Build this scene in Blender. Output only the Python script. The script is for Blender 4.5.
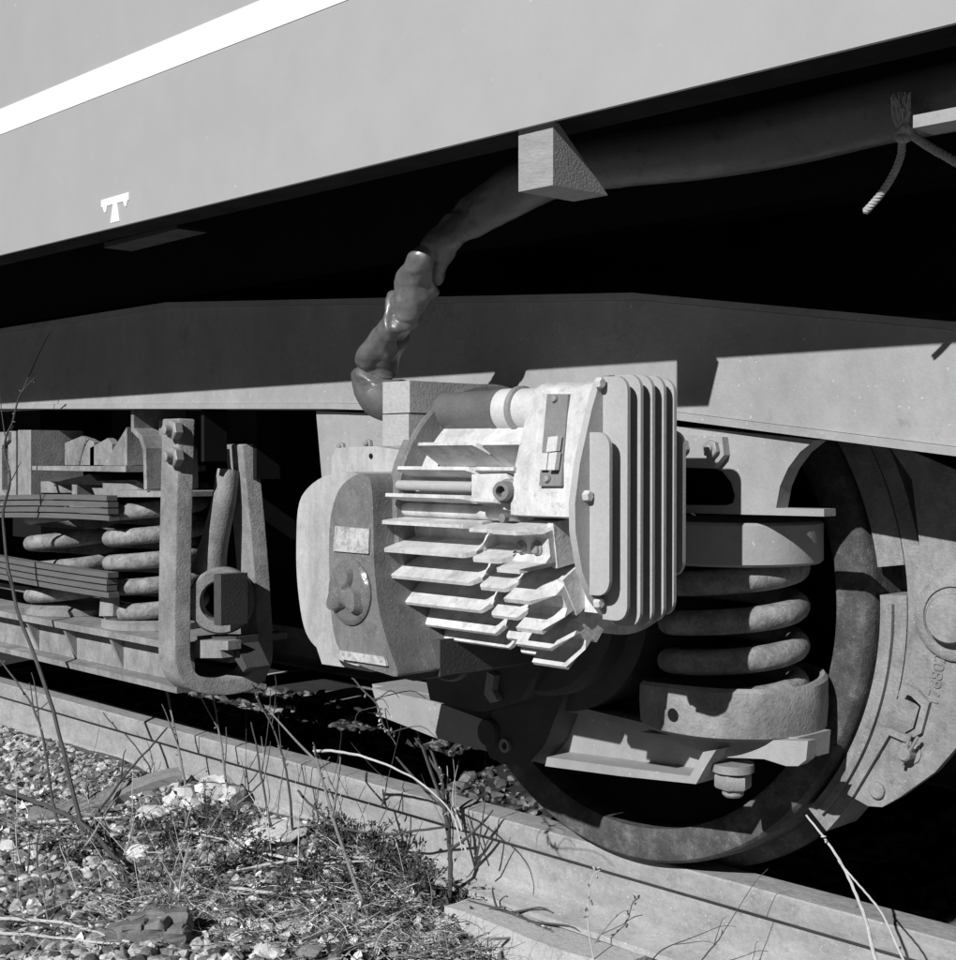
import bpy, bmesh, math, random
import numpy as np
from mathutils import Vector, Matrix, noise

# ------------------------------------------------------------------ camera, sky, sun, exposure
random.seed(7)
rng = np.random.default_rng(7)
scene = bpy.context.scene
C = scene.collection
for o in list(bpy.data.objects):
    bpy.data.objects.remove(o)
FPX, TH, PIT, CAMH = 1366.0, math.radians(43.76), math.radians(0.965), 0.71
cd = bpy.data.cameras.new('camera')
cam = bpy.data.objects.new('camera', cd)
C.objects.link(cam)
scene.camera = cam
cd.sensor_fit = 'HORIZONTAL'
cd.sensor_width = 36.0
cd.lens = 36.0 * FPX / 956.0
cd.clip_start, cd.clip_end = 0.02, 3000
cam.location = (0, 0, CAMH)
cam.rotation_euler = (math.pi/2 - PIT, 0, math.pi/2 - TH)

SUN = Vector((-0.18, 1.0, -0.62)).normalized()          # the way the light travels
world = bpy.data.worlds.new('World')
scene.world = world
world.use_nodes = True
nt = world.node_tree
nt.nodes.clear()
sky = nt.nodes.new('ShaderNodeTexSky')
sky.sky_type = 'NISHITA'
sky.sun_disc = False
sky.air_density = 0.12
sky.dust_density = 0.0
sky.altitude = 200
sky.sun_elevation = math.asin(-SUN.z)
sky.sun_rotation = math.atan2(-SUN.x, -SUN.y)
bw = nt.nodes.new('ShaderNodeSeparateColor')             # black and white film behind a red filter: the red of the sky only
bg = nt.nodes.new('ShaderNodeBackground')
bg.inputs['Strength'].default_value = 0.05
wo = nt.nodes.new('ShaderNodeOutputWorld')
nt.links.new(sky.outputs[0], bw.inputs[0])
nt.links.new(bw.outputs[0], bg.inputs['Color'])
nt.links.new(bg.outputs[0], wo.inputs[0])
sl = bpy.data.lights.new('sun', 'SUN')
sl.energy = 5.0
sl.angle = math.radians(0.5)
sl.color = (1, 1, 1)
so = bpy.data.objects.new('sun', sl)
C.objects.link(so)
so.rotation_euler = SUN.to_track_quat('-Z', 'Y').to_euler()
so.location = (0, -5, 6)
scene.view_settings.view_transform = 'Standard'
scene.view_settings.look = 'None'
scene.view_settings.exposure = 0.0
scene.view_settings.gamma = 1.0

# ------------------------------------------------------------------ pixel -> place
_fw = Vector((-math.cos(TH)*math.cos(PIT), math.sin(TH)*math.cos(PIT), -math.sin(PIT)))
_rt = Vector((math.sin(TH), math.cos(TH), 0))
_up = _rt.cross(_fw)
def ray(px, py):
    return _fw + _rt*((px-478)/FPX) + _up*((480-py)/FPX)
def WY(px, py, y):
    d = ray(px, py); k = y/d.y
    return Vector((d.x*k, y, d.z*k+CAMH))
def WX(px, py, x):
    d = ray(px, py); k = x/d.x
    return Vector((x, d.y*k, d.z*k+CAMH))
def WZ(px, py, z):
    d = ray(px, py); k = (z-CAMH)/d.z
    return Vector((d.x*k, d.y*k, z))

# ------------------------------------------------------------------ materials (all neutral greys)
MATS = {}
def mat(name, c, rough=0.6, var=0.25, scale=6.0, speck=0.0, speckc=0.6, bump=0.15, bscale=220.0, metal=0.0,
        stain=0.0, stainc=0.05, stretch=(1, 1, 1), spec=0.4, fine=0.15, drip=False, dripk=0.5):
    m = bpy.data.materials.new(name); m.use_nodes = True
    n, l = m.node_tree.nodes, m.node_tree.links
    p = n['Principled BSDF']
    p.inputs['Roughness'].default_value = rough
    p.inputs['Metallic'].default_value = metal
    p.inputs['Specular IOR Level'].default_value = spec
    tc = n.new('ShaderNodeTexCoord'); mp = n.new('ShaderNodeMapping')
    mp.inputs['Scale'].default_value = stretch
    l.new(tc.outputs['Object'], mp.inputs[0])
    def nz(sc, det, ro=0.6):
        t = n.new('ShaderNodeTexNoise'); t.inputs['Scale'].default_value = sc
        t.inputs['Detail'].default_value = det; t.inputs['Roughness'].default_value = ro
        l.new(mp.outputs[0], t.inputs['Vector']); return t.outputs[0]
    def ramp(src, a, b, va, vb):
        r = n.new('ShaderNodeMapRange'); r.inputs[1].default_value = a; r.inputs[2].default_value = b
        r.inputs[3].default_value = va; r.inputs[4].default_value = vb
        l.new(src, r.inputs[0]); return r.outputs[0]
    def mul(a, b):
        x = n.new('ShaderNodeMath'); x.operation = 'MULTIPLY'; l.new(a, x.inputs[0]); l.new(b, x.inputs[1]); return x.outputs[0]
    def mix(fac, a, b):
        x = n.new('ShaderNodeMix'); x.data_type = 'FLOAT'
        l.new(fac, x.inputs[0])
        if isinstance(a, (int, float)): x.inputs[2].default_value = a
        else: l.new(a, x.inputs[2])
        x.inputs[3].default_value = b
        return x.outputs[0]
    v = ramp(nz(scale, 8, 0.72), 0.3, 0.7, c*(1-var*0.6), c*(1+var*0.6))
    v = mul(v, ramp(nz(scale*14, 4, 0.7), 0.25, 0.75, 1-fine, 1+fine))
    v = mul(v, ramp(nz(380, 2, 0.7), 0.25, 0.75, 1-fine*0.6, 1+fine*0.6))
    if drip:
        tm = n.new('ShaderNodeMapping'); tm.inputs['Scale'].default_value = drip
        l.new(tc.outputs['Object'], tm.inputs[0])
        t = n.new('ShaderNodeTexNoise'); t.inputs['Scale'].default_value = 1.0; t.inputs['Detail'].default_value = 7; t.inputs['Roughness'].default_value = 0.75
        l.new(tm.outputs[0], t.inputs['Vector'])
        v = mul(v, ramp(t.outputs[0], 0.36, 0.62, 1-dripk, 1.0+dripk*0.2))
    if stain:
        v = mix(ramp(nz(scale*3.1, 9, 0.8), 0.62-stain*0.16, 0.70-stain*0.13, 0, 0.6), v, stainc)
    if speck:
        v = mix(ramp(nz(scale*45, 2, 0.5), 0.80-speck*0.2, 0.84-speck*0.2, 0, 0.8), v, speckc)
    l.new(v, p.inputs['Base Color'])
    rr = ramp(nz(scale*3, 4), 0.3, 0.7, max(rough-0.1, 0.05), min(rough+0.12, 1))
    l.new(rr, p.inputs['Roughness'])
    if bump:
        b = n.new('ShaderNodeBump'); b.inputs['Strength'].default_value = bump; b.inputs['Distance'].default_value = 0.002
        l.new(nz(bscale, 3), b.inputs['Height']); l.new(b.outputs[0], p.inputs['Normal'])
    MATS[name] = m
    return m
mat('coach_paint', 0.40, 0.36, 0.05, 1.1, speck=0.22, speckc=0.55, bump=0.03, bscale=90, fine=0.035, spec=0.7, drip=(1.5, 1.5, 0.8), dripk=0.05)
cp_ = MATS['coach_paint'].node_tree.nodes['Principled BSDF']           # sheen put in to brighten the end seen at a grazing angle
cp_.inputs['Sheen Weight'].default_value = 0.8
cp_.inputs['Sheen Roughness'].default_value = 0.45
mat('white_paint', 0.85, 0.5, 0.03, 3, bump=0.03, fine=0.03)
mat('frame_paint', 0.34, 0.65, 0.12, 2.5, speck=0.45, speckc=0.55, stain=0.35, stainc=0.17, bump=0.3, bscale=160, fine=0.08, drip=(5, 5, 2.2), dripk=0.16)
mat('spring_paint', 0.31, 0.75, 0.22, 14, speck=0.5, speckc=0.5, stain=0.9, stainc=0.10, bump=0.8, bscale=120, fine=0.12, drip=(30, 30, 30), dripk=0.4)
mat('grimy_paint', 0.29, 0.75, 0.2, 6, speck=0.4, stain=0.5, stainc=0.11, bump=0.5, fine=0.12, drip=(13, 13, 8), dripk=0.4)
mat('cast_iron', 0.28, 0.8, 0.25, 7, speck=0.4, stain=0.5, stainc=0.12, bump=0.9, bscale=200, fine=0.12, drip=(12, 12, 9), dripk=0.4)
mat('dark_iron', 0.06, 0.7, 0.35, 7, speck=0.4, speckc=0.2, bump=0.5)
mat('shade_black', 0.012, 0.75, 0.3, 5, bump=0.2, spec=0.1)  # near-black base colour stands in for deep shade on recessed parts
mat('wheel_steel', 0.14, 0.7, 0.35, 9, speck=0.5, speckc=0.35, stain=1.3, stainc=0.03, bump=0.8, fine=0.2, drip=(18, 18, 18))
mat('aluminium', 0.64, 0.5, 0.12, 12, speck=0.2, speckc=0.3, stain=0.6, stainc=0.30, bump=0.4, bscale=200, fine=0.06, drip=(25, 25, 9), dripk=0.3)
mat('cover_alloy', 0.40, 0.5, 0.12, 10, speck=0.4, speckc=0.62, bump=0.25, fine=0.08)
mat('bell_paint', 0.46, 0.5, 0.12, 9, speck=0.4, speckc=0.65, stain=0.5, stainc=0.28, bump=0.35, fine=0.08, drip=(20, 20, 6), dripk=0.3)
mat('panel_paint', 0.20, 0.34, 0.2, 9, speck=0.6, speckc=0.5, stain=0.5, stainc=0.10, bump=0.5, fine=0.10, drip=(14, 14, 9), dripk=0.3)
mat('plate_metal', 0.5, 0.4, 0.35, 30, stain=0.9, stainc=0.12, bump=0.6, bscale=150)
mat('oily_cap', 0.16, 0.22, 0.35, 14, speck=0.6, speckc=0.7, stain=0.5, stainc=0.06, bump=0.9, bscale=60, spec=0.8)
mat('switch_grey', 0.20, 0.5, 0.2, 20, speck=0.4, bump=0.3)
mat('button_pale', 0.55, 0.5, 0.15, 20, bump=0.2)
mat('bolt_steel', 0.30, 0.55, 0.3, 20, speck=0.3, bump=0.4, metal=0.2)
mat('timber', 0.30, 0.85, 0.22, 16, stretch=(0.5, 2.5, 2.5), speck=0.3, speckc=0.65, stain=0.3, stainc=0.2, bump=0.6, bscale=120)
mat('fibre_block', 0.40, 0.85, 0.15, 12, speck=0.3, speckc=0.65, bump=0.4)
mat('hose_hide', 0.12, 0.40, 0.25, 12, stain=0.5, stainc=0.04, bump=0.8, bscale=38, spec=0.7, fine=0.12)
mat('pipe_rubber', 0.13, 0.42, 0.25, 20, speck=0.5, speckc=0.4, bump=0.3)
mat('rope_fibre', 0.42, 0.9, 0.3, 60, bump=0.5)
mat('leaf_steel', 0.13, 0.75, 0.3, 12, speck=0.5, speckc=0.3, bump=0.6, stretch=(1, 3, 6))
mat('rail_steel', 0.36, 0.6, 0.2, 7, speck=0.6, speckc=0.7, stain=0.5, stainc=0.2, bump=0.8, bscale=90, fine=0.13, drip=(11, 30, 30), dripk=0.22)
mat('concrete', 0.46, 0.9, 0.2, 9, speck=0.5, speckc=0.7, stain=0.5, stainc=0.22, bump=0.9, bscale=120, fine=0.14)
mat('soil', 0.11, 0.95, 0.5, 14, speck=0.6, speckc=0.5, stain=0.7, stainc=0.05, bump=1.0, bscale=120)
mat('shade_ballast', 0.03, 0.8, 0.5, 14, bump=0.8)  # bed colour darkened in place of shade under the coach
mat('shade_wall', 0.03, 0.9, 0.3, 4, bump=0.4)  # near-black so the added wall stays as dark as shade
mat('dark_bark', 0.07, 0.8, 0.4, 40, speck=0.4, speckc=0.3, bump=0.6)
mat('grey_bark', 0.20, 0.85, 0.35, 40, speck=0.5, speckc=0.5, bump=0.6)
mat('dry_straw', 0.50, 0.85, 0.3, 40, bump=0.3)
mat('plank_wood', 0.27, 0.9, 0.3, 10, stretch=(1, 8, 8), stain=0.5, stainc=0.1, bump=0.7)

def vary_mat(name, lo, hi, rough=0.9, bump=0.6, power=1.8):
    """stuff whose pieces differ: grey chosen per loose piece (Random Per Island)"""
    m = bpy.data.materials.new(name); m.use_nodes = True
    n, l = m.node_tree.nodes, m.node_tree.links
    p = n['Principled BSDF']; p.inputs['Roughness'].default_value = rough
    p.inputs['Specular IOR Level'].default_value = 0.3
    g = n.new('ShaderNodeNewGeometry'); r = n.new('ShaderNodeMapRange')
    pw = n.new('ShaderNodeMath'); pw.operation = 'POWER'; pw.inputs[1].default_value = power
    l.new(g.outputs['Random Per Island'], pw.inputs[0]); l.new(pw.outputs[0], r.inputs[0])
    r.inputs[3].default_value = lo; r.inputs[4].default_value = hi
    tc = n.new('ShaderNodeTexCoord'); t = n.new('ShaderNodeTexNoise'); t.inputs['Scale'].default_value = 130
    t.inputs['Detail'].default_value = 4
    l.new(tc.outputs['Object'], t.inputs['Vector'])
    q = n.new('ShaderNodeMapRange'); q.inputs[1].default_value = .3; q.inputs[2].default_value = .7
    q.inputs[3].default_value = .65; q.inputs[4].default_value = 1.35; l.new(t.outputs[0], q.inputs[0])
    mu = n.new('ShaderNodeMath'); mu.operation = 'MULTIPLY'; l.new(r.outputs[0], mu.inputs[0]); l.new(q.outputs[0], mu.inputs[1])
    l.new(mu.outputs[0], p.inputs['Base Color'])
    if bump:
        b = n.new('ShaderNodeBump'); b.inputs['Strength'].default_value = bump; b.inputs['Distance'].default_value = 0.002
        l.new(t.outputs[0], b.inputs['Height']); l.new(b.outputs[0], p.inputs['Normal'])
    MATS[name] = m
vary_mat('gravel_stone', 0.07, 0.62)
vary_mat('bed_stone', 0.02, 0.24)  # greys kept low, shade between the rails put into the colour
vary_mat('straw', 0.06, 0.62, bump=0)
vary_mat('litter', 0.05, 0.85, bump=0, power=1.3)
vary_mat('weed_leaf', 0.03, 0.20, rough=0.7, bump=0)
mat('pale_stone', 0.62, 0.95, 0.18, 18, speck=0.3, speckc=0.8, stain=0.5, stainc=0.3, bump=0.8, bscale=130)
mat('dark_rock', 0.17, 0.85, 0.4, 14, speck=0.4, speckc=0.35, stain=0.5, stainc=0.05, bump=1.0, bscale=90)
mat('grey_stone', 0.22, 0.9, 0.3, 18, speck=0.4, stain=0.4, stainc=0.1, bump=0.9, bscale=130)

# ------------------------------------------------------------------ builders
def link_mesh(name, me, material, parent=None, label=None, smooth=True, weighted=False):
    o = bpy.data.objects.new(name, me)
    C.objects.link(o)
    if material: me.materials.append(MATS[material])
    if smooth and len(me.polygons):
        me.shade_smooth(); me.set_sharp_from_angle(angle=math.radians(38))
    if weighted:
        w = o.modifiers.new('wn', 'WEIGHTED_NORMAL'); w.keep_sharp = True
    if parent is not None:
        o.parent = parent
        if parent.type == 'EMPTY':
            o.matrix_parent_inverse = Matrix.Translation(-parent.location)
    if label: o['label'] = label
    return o
def part(name, bm, material, parent=None, label=None, smooth=True, weighted=False):
    me = bpy.data.meshes.new(name)
    bmesh.ops.recalc_face_normals(bm, faces=bm.faces[:])
    bm.to_mesh(me); bm.free()
    return link_mesh(name, me, material, parent, label, smooth, weighted)
def thing(name, label, cat, loc, group=None):
    o = bpy.data.objects.new(name, None); C.objects.link(o)
    o.location = loc; o.empty_display_size = 0.05
    return tag(o, label, cat, group)
def tag(o, label=None, cat=None, group=None, kind=None):
    if label: o['label'] = label
    if cat: o['category'] = cat
    if group: o['group'] = group
    if kind: o['kind'] = kind
    return o
def rebase(o):
    """move a single-mesh thing's origin to the middle of its base"""
    vs = [v.co for v in o.data.vertices]
    lo = Vector([min(v[i] for v in vs) for i in range(3)]); hi = Vector([max(v[i] for v in vs) for i in range(3)])
    b = Vector(((lo.x+hi.x)/2, (lo.y+hi.y)/2, lo.z))
    o.data.transform(Matrix.Translation(-b)); o.location = b
    return o
def bev(bm, off, seg=1, sel=None):
    if off > 0:
        ed = [e for e in bm.edges if (sel is None or sel(e)) and len(e.link_faces) == 2 and e.calc_face_angle(0) > 0.35]
        bmesh.ops.bevel(bm, geom=ed, offset=off, segments=seg, affect='EDGES', profile=0.5, clamp_overlap=True)
    return bm
def prism(pts, vec, b=0.0, seg=1, bm=None):
    """closed outline (3D points) pushed along vec"""
    own = bm is None
    bm = bmesh.new() if own else bm
    vec = Vector(vec)
    a = [bm.verts.new(Vector(p)) for p in pts]
    c = [bm.verts.new(Vector(p)+vec) for p in pts]
    n = len(pts)
    bm.faces.new(a); bm.faces.new(c[::-1])
    for i in range(n):
        bm.faces.new((a[i], c[i], c[(i+1) % n], a[(i+1) % n]))
    if own: bev(bm, b, seg)
    return bm
def pris_px(pxs, y0, y1, b=0.0, seg=1):
    return prism([WY(p[0], p[1], y0) for p in pxs], (0, y1-y0, 0), b, seg)
def box(x0, x1, y0, y1, z0, z1, b=0.0, seg=1, bm=None):
    return prism([(x0, y0, z0), (x1, y0, z0), (x1, y0, z1), (x0, y0, z1)], (0, y1-y0, 0), b, seg, bm)
def tube(path, rad, seg=10, bm=None, warp=None, caps=True, squash=None):
    bm = bmesh.new() if bm is None else bm
    path = [Vector(p) for p in path]; n = len(path)
    if not hasattr(rad, '__len__'): rad = [rad]*n
    t0 = (path[1]-path[0]).normalized()
    nrm = t0.orthogonal().normalized()
    rings = []
    pt = t0
    for i in range(n):
        t = (path[min(i+1, n-1)]-path[max(i-1, 0)]).normalized()
        ax = pt.cross(t)
        if ax.length > 1e-7: nrm = Matrix.Rotation(pt.angle(t), 3, ax.normalized()) @ nrm
        pt = t
        nrm = (nrm - t*nrm.dot(t)).normalized(); bi = t.cross(nrm)
        ring = []
        for k in range(seg):
            a = 2*math.pi*k/seg
            r = rad[i]*(warp(i/(n-1), a) if warp else 1)
            ring.append(bm.verts.new(path[i]+(nrm*math.cos(a)+bi*math.sin(a))*r))
        rings.append(ring)
    for i in range(n-1):
        for k in range(seg):
            bm.faces.new((rings[i][k], rings[i][(k+1) % seg], rings[i+1][(k+1) % seg], rings[i+1][k]))
    if caps:
        bm.faces.new(rings[0][::-1]); bm.faces.new(rings[-1])
    return bm
def spline(pts, n):
    """Catmull-Rom through pts"""
    P = [Vector(p) for p in pts]; P = [P[0]*2-P[1]]+P+[P[-1]*2-P[-2]]
    out = []
    m = len(P)-3
    for i in range(n):
        s = i/(n-1)*m; k = min(int(s), m-1); t = s-k
        a, b, c, d = P[k:k+4]
        out.append(0.5*((2*b)+(c-a)*t+(2*a-5*b+4*c-d)*t*t+(3*b-a-3*c+d)*t**3))
    return out
def lathe(cen, axis, prof, seg=32, bm=None, wob=None, ring=False):
    """prof: (radius, height along axis)"""
    bm = bmesh.new() if bm is None else bm
    cen = Vector(cen); ax = Vector(axis).normalized(); u = ax.orthogonal().normalized(); w = ax.cross(u)
    rings = []
    for r, h in prof:
        if r < 1e-6: rings.append([bm.verts.new(cen+ax*h)])
        else:
            rings.append([bm.verts.new(cen+ax*(h+(wob(2*math.pi*k/seg) if wob else 0))+(u*math.cos(2*math.pi*k/seg)+w*math.sin(2*math.pi*k/seg))*r) for k in range(seg)])
    for A, B in zip(rings, rings[1:]+([rings[0]] if ring else [])):
        for k in range(seg):
            q = [A[k % len(A)], A[(k+1) % len(A)], B[(k+1) % len(B)], B[k % len(B)]]
            q2 = []
            for v in q:
                if v not in q2: q2.append(v)
            if len(q2) > 2: bm.faces.new(q2)
    for R in (() if ring else (rings[0], rings[-1])):
        if len(R) > 2: bm.faces.new(R)
    return bm
def hexbolt(cen, axis, r, h, stub=0.0, bm=None):
    bm = lathe(cen, axis, [(r, 0), (r, h*0.85), (r*0.85, h)], 6, bm)
    if stub: lathe(Vector(cen)+Vector(axis).normalized()*h*0.9, axis, [(r*0.5, 0), (r*0.5, stub), (r*0.4, stub+0.001)], 10, bm)
    return bm
def coil(cx, cy, rm, rw, z0, z1, turns, ph, seg=12, flat=0.6):
    n = int(turns*36)
    pts = []
    for i in range(n+1):
        s = i/n; tt = s*turns
        e = min(tt, flat) ; f = min(turns-tt, flat)
        a = ph+2*math.pi*tt
        # dead end coils run nearly level
        k = s
        pts.append((cx+rm*math.cos(a), cy+rm*math.sin(a), z0+rw+(z1-z0-2*rw)*k))
    return tube(pts, rw, seg)
def rock_verts(rs, r, sub=1, flat=0.7, rough=0.25):
    bm = bmesh.new(); bmesh.ops.create_icosphere(bm, subdivisions=sub, radius=1)
    off = Vector((rs.random()*50, rs.random()*50, rs.random()*50))
    sx, sy, sz = 1+rs.uniform(-.25, .35), 1+rs.uniform(-.25, .25), flat*(1+rs.uniform(-.2, .3))
    for v in bm.verts:
        d = 1+rough*1.7*(noise.noise(v.co*1.1+off))+rough*0.6*noise.noise(v.co*2.7+off)
        v.co = Vector((v.co.x*d*sx*r, v.co.y*d*sy*r, v.co.z*d*sz*r))
    return bm
def bulk(name, verts, faces, material, kind, label=None, cat=None, smooth=False):
    me = bpy.data.meshes.new(name)
    me.from_pydata(verts, [], faces); me.update()
    o = link_mesh(name, me, material, smooth=smooth)
    return tag(o, label, cat, kind=kind)

# ------------------------------------------------------------------ the ground
RY = 1.88                          # outer edge of the near rail's head
def ground_z(x, y):
    z = -0.185 + 0.022*noise.noise(Vector((x*1.3, y*1.6, 3.1))) + 0.010*noise.noise(Vector((x*5, y*5, 7)))
    z += 0.004*noise.noise(Vector((x*17, y*17, 1)))
    bank = max(0, min(1, (-2.02-x)/0.35))
    z += 0.075*bank*max(0, min(1, (y-1.50)/0.28))*(0.8+0.5*noise.noise(Vector((x*2.3, 4, 0))))      # bank against the rail
    z -= 0.035*math.exp(-((x+1.70)/0.36)**2-((y-1.75)/0.22)**2)               # bare hollow round the sleeper end
    if y > 1.90: z = min(z, -0.165)
    if y < 0.6: z -= min(0.15, (0.6-y)*0.12)
    if abs(y) > 8 or abs(x) > 12: z = -0.2
    return z
xs = list(np.linspace(-400, -14, 8))+list(np.linspace(-12, -5.2, 25))+list(np.linspace(-5, 0.6, 200))+list(np.linspace(1, 12, 12))+list(np.linspace(20, 400, 8))
ys = list(np.linspace(-400, -12, 8))+list(np.linspace(-9, 0.3, 25))+list(np.linspace(0.35, 2.3, 75))+list(np.linspace(2.4, 9, 12))+list(np.linspace(14, 400, 8))
V = [(x, y, ground_z(x, y)) for y in ys for x in xs]
nx = len(xs)
F = [(j*nx+i, j*nx+i+1, (j+1)*nx+i+1, (j+1)*nx+i) for j in range(len(ys)-1) for i in range(nx-1)]
g = bulk('ground', V, F, 'soil', 'structure', smooth=True)
b = box(-14, 5, 1.99, 3.4, -0.30, -0.160)
tb = part('track_bed', b, 'shade_ballast'); tb['kind'] = 'structure'

def on_ground(px, py):
    p = WZ(px, py, -0.17)
    for _ in range(5): p = WZ(px, py, ground_z(p.x, min(p.y, 1.86)))
    if p.y > 1.83: p = WY(px, py, 1.83); p.z = ground_z(p.x, 1.83)
    return p

# ------------------------------------------------------------------ rails and sleepers
def rail_bm(ya, sgn, x0, x1):
    # section: head 70 x 42, web 17, foot 140, height 159; ya = outer top edge, sgn = inward direction
    half = [(0.0348, -0.0035), (0.0355, -0.040), (0.034, -0.043), (0.012, -0.047), (0.0085, -0.060), (0.0085, -0.085), (0.010, -0.125), (0.022, -0.138), (0.068, -0.148), (0.070, -0.158)]
    top = [(0.0325, -0.0008), (0.014, 0.0)]
    L = [(-a, z) for a, z in reversed(half)] + [(-a, z) for a, z in top]
    Rr = [(a, z) for a, z in reversed(top)] + half
    prof = L+Rr
    yc = ya+sgn*0.035
    bm = bmesh.new()
    stn = list(np.linspace(x0, x1, 60))
    rings = [[bm.verts.new((x, yc+a, z)) for a, z in prof] for x in stn]
    n = len(prof)
    for A, B in zip(rings, rings[1:]):
        for k in range(n):
            bm.faces.new((A[k], B[k], B[(k+1) % n], A[(k+1) % n]))
    bm.faces.new(rings[0]); bm.faces.new(rings[-1][::-1])
    return bm
r1 = part('rail', rail_bm(RY, 1, -14, 5), 'rail_steel')
tag(rebase(r1), 'long worn steel rail running under the rim of the wheel', 'rail')
r2 = part('rail', rail_bm(RY+1.575, -1, -14, 5), 'rail_steel')
tag(rebase(r2), 'far steel rail in the darkness under the coach', 'rail')
def sleeper(x0, x1, y0, label, rough=False):
    prof = [(x0, -0.36), (x1, -0.36), (x1-0.012, -0.160), (x0+0.012, -0.160)]
    bm = prism([(x, y0, z) for x, z in prof], (0, 2.45, 0), 0.014 if rough else 0.008, 3)
    if rough:
        for _ in range(3):
            bmesh.ops.subdivide_edges(bm, edges=[e for e in bm.edges if e.calc_length() > 0.05 and min(v.co.y for v in e.verts) < 1.95], cuts=1, use_grid_fill=True)
    for v in bm.verts:
        edge = min(abs(v.co.y-y0), abs(v.co.x-x0), 0.03)
        v.co += Vector(noise.noise_vector(v.co*9))*0.004+Vector(noise.noise_vector(v.co*37))*0.004*(1 if edge < 0.02 and rough else 0.2)
        if rough and v.co.z > -0.17: v.co.z += 0.006*noise.noise(v.co*5)
    o = part('concrete_sleeper', bm, 'concrete')
    tag(rebase(o), label, 'sleeper', 'concrete sleepers under the rails')
sleeper(-1.955, -1.49, 1.772, 'broad pale concrete sleeper end poking out bare beneath the rail beside dry weeds', True)
sleeper(-1.25, -0.98, 1.775, 'concrete sleeper under the wheel\'s right hand side')
for k in range(1, 6):
    sleeper(-1.95-0.7*k, -1.68-0.7*k, 1.80, 'concrete sleeper half buried under earth and weeds')

# ------------------------------------------------------------------ the coach body
BY, BZ = 1.22, 1.119
coach = thing('railway_coach', 'smooth grey coach side with a white stripe, overhanging the bogie', 'railway coach', (-4.5, 2.7, BZ))
part('side_panel', box(-14, 4, BY, BY+0.006, BZ, 3.55), 'coach_paint', coach)
part('side_panel', box(-14, 4, 4.14, 4.146, BZ, 3.55), 'coach_paint', coach)
part('roof', prism([(-14, BY+.006+0*k, 3.55) if False else (-14, BY + 2.92*(k/12), 3.55+0.35*math.sin(math.pi*k/12)) for k in range(13)], (18, 0, 0)), 'coach_paint', coach)
part('bottom_flange', box(-14, 4, BY+0.0065, BY+0.075, BZ+0.002, BZ+0.008), 'shade_black', coach)
part('floor', box(-13.9, 3.9, BY+0.02, 4.12, 1.27, 1.30), 'shade_black', coach)
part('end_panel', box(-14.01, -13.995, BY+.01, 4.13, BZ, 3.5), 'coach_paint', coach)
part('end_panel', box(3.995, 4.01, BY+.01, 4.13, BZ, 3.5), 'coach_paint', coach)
so_ = part('solebar', box(-13.9, 3.9, 1.72, 1.80, 1.085, 1.269), 'shade_black', coach)
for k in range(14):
    part('cross_bearer', box(-13+k*1.25, -12.9+k*1.25, 1.82, 4.10, 1.10, 1.268), 'shade_black', coach)
part('light_block_girder', box(-13.9, 3.9, 2.3, 2.4, 0.98, 1.268), 'shade_black', coach)  # unseen, added so no light passes below the floor
zl, zu = WY(0, 135.6, BY).z, WY(0, 109.5, BY).z
zl = (zl+WY(346, 0, BY).z)/2; zu = (zu+WY(262, 0, BY).z)/2
part('white_stripe', box(-14, 4, BY-0.0012, BY-0.0002, zl, zu), 'white_paint', coach, 'thin bright white painted stripe')
# jacking point mark
jm = bmesh.new()
def flat_px(pts, y, th, bm): prism([WY(p[0], p[1], y) for p in pts], (0, th, 0), 0, 1, bm)
flat_px([(101, 200.3), (128.7, 192.2), (128.7, 199.8), (101, 207.5)], BY-0.0012, 0.001, jm)
flat_px([(102.5, 207.2), (106.8, 206), (106, 211.8), (104.3, 212.8)], BY-0.0012, 0.001, jm)
flat_px([(123, 201.5), (127.3, 200.2), (126, 206), (124.8, 207.2)], BY-0.0012, 0.001, jm)
flat_px([(112.7, 204.5), (117, 203.2), (119.2, 221), (110.2, 223.2)], BY-0.0012, 0.001, jm)
part('jacking_mark', jm, 'white_paint', coach, 'white stencilled jacking point mark', smooth=False)
part('step_bracket', pris_px([(104, 243), (176, 225), (178, 229), (104, 248)], 1.30, 1.36, 0.002), 'dark_iron', coach)

# unseen wall added on the far side to keep the gap under the coach dark
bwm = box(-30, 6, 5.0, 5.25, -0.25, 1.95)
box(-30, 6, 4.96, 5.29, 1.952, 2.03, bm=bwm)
tag(rebase(part('added_back_wall', bwm, 'shade_wall')), 'added unseen wall, coloured black for shade, closing the gap beyond the coach', 'added wall')

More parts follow.
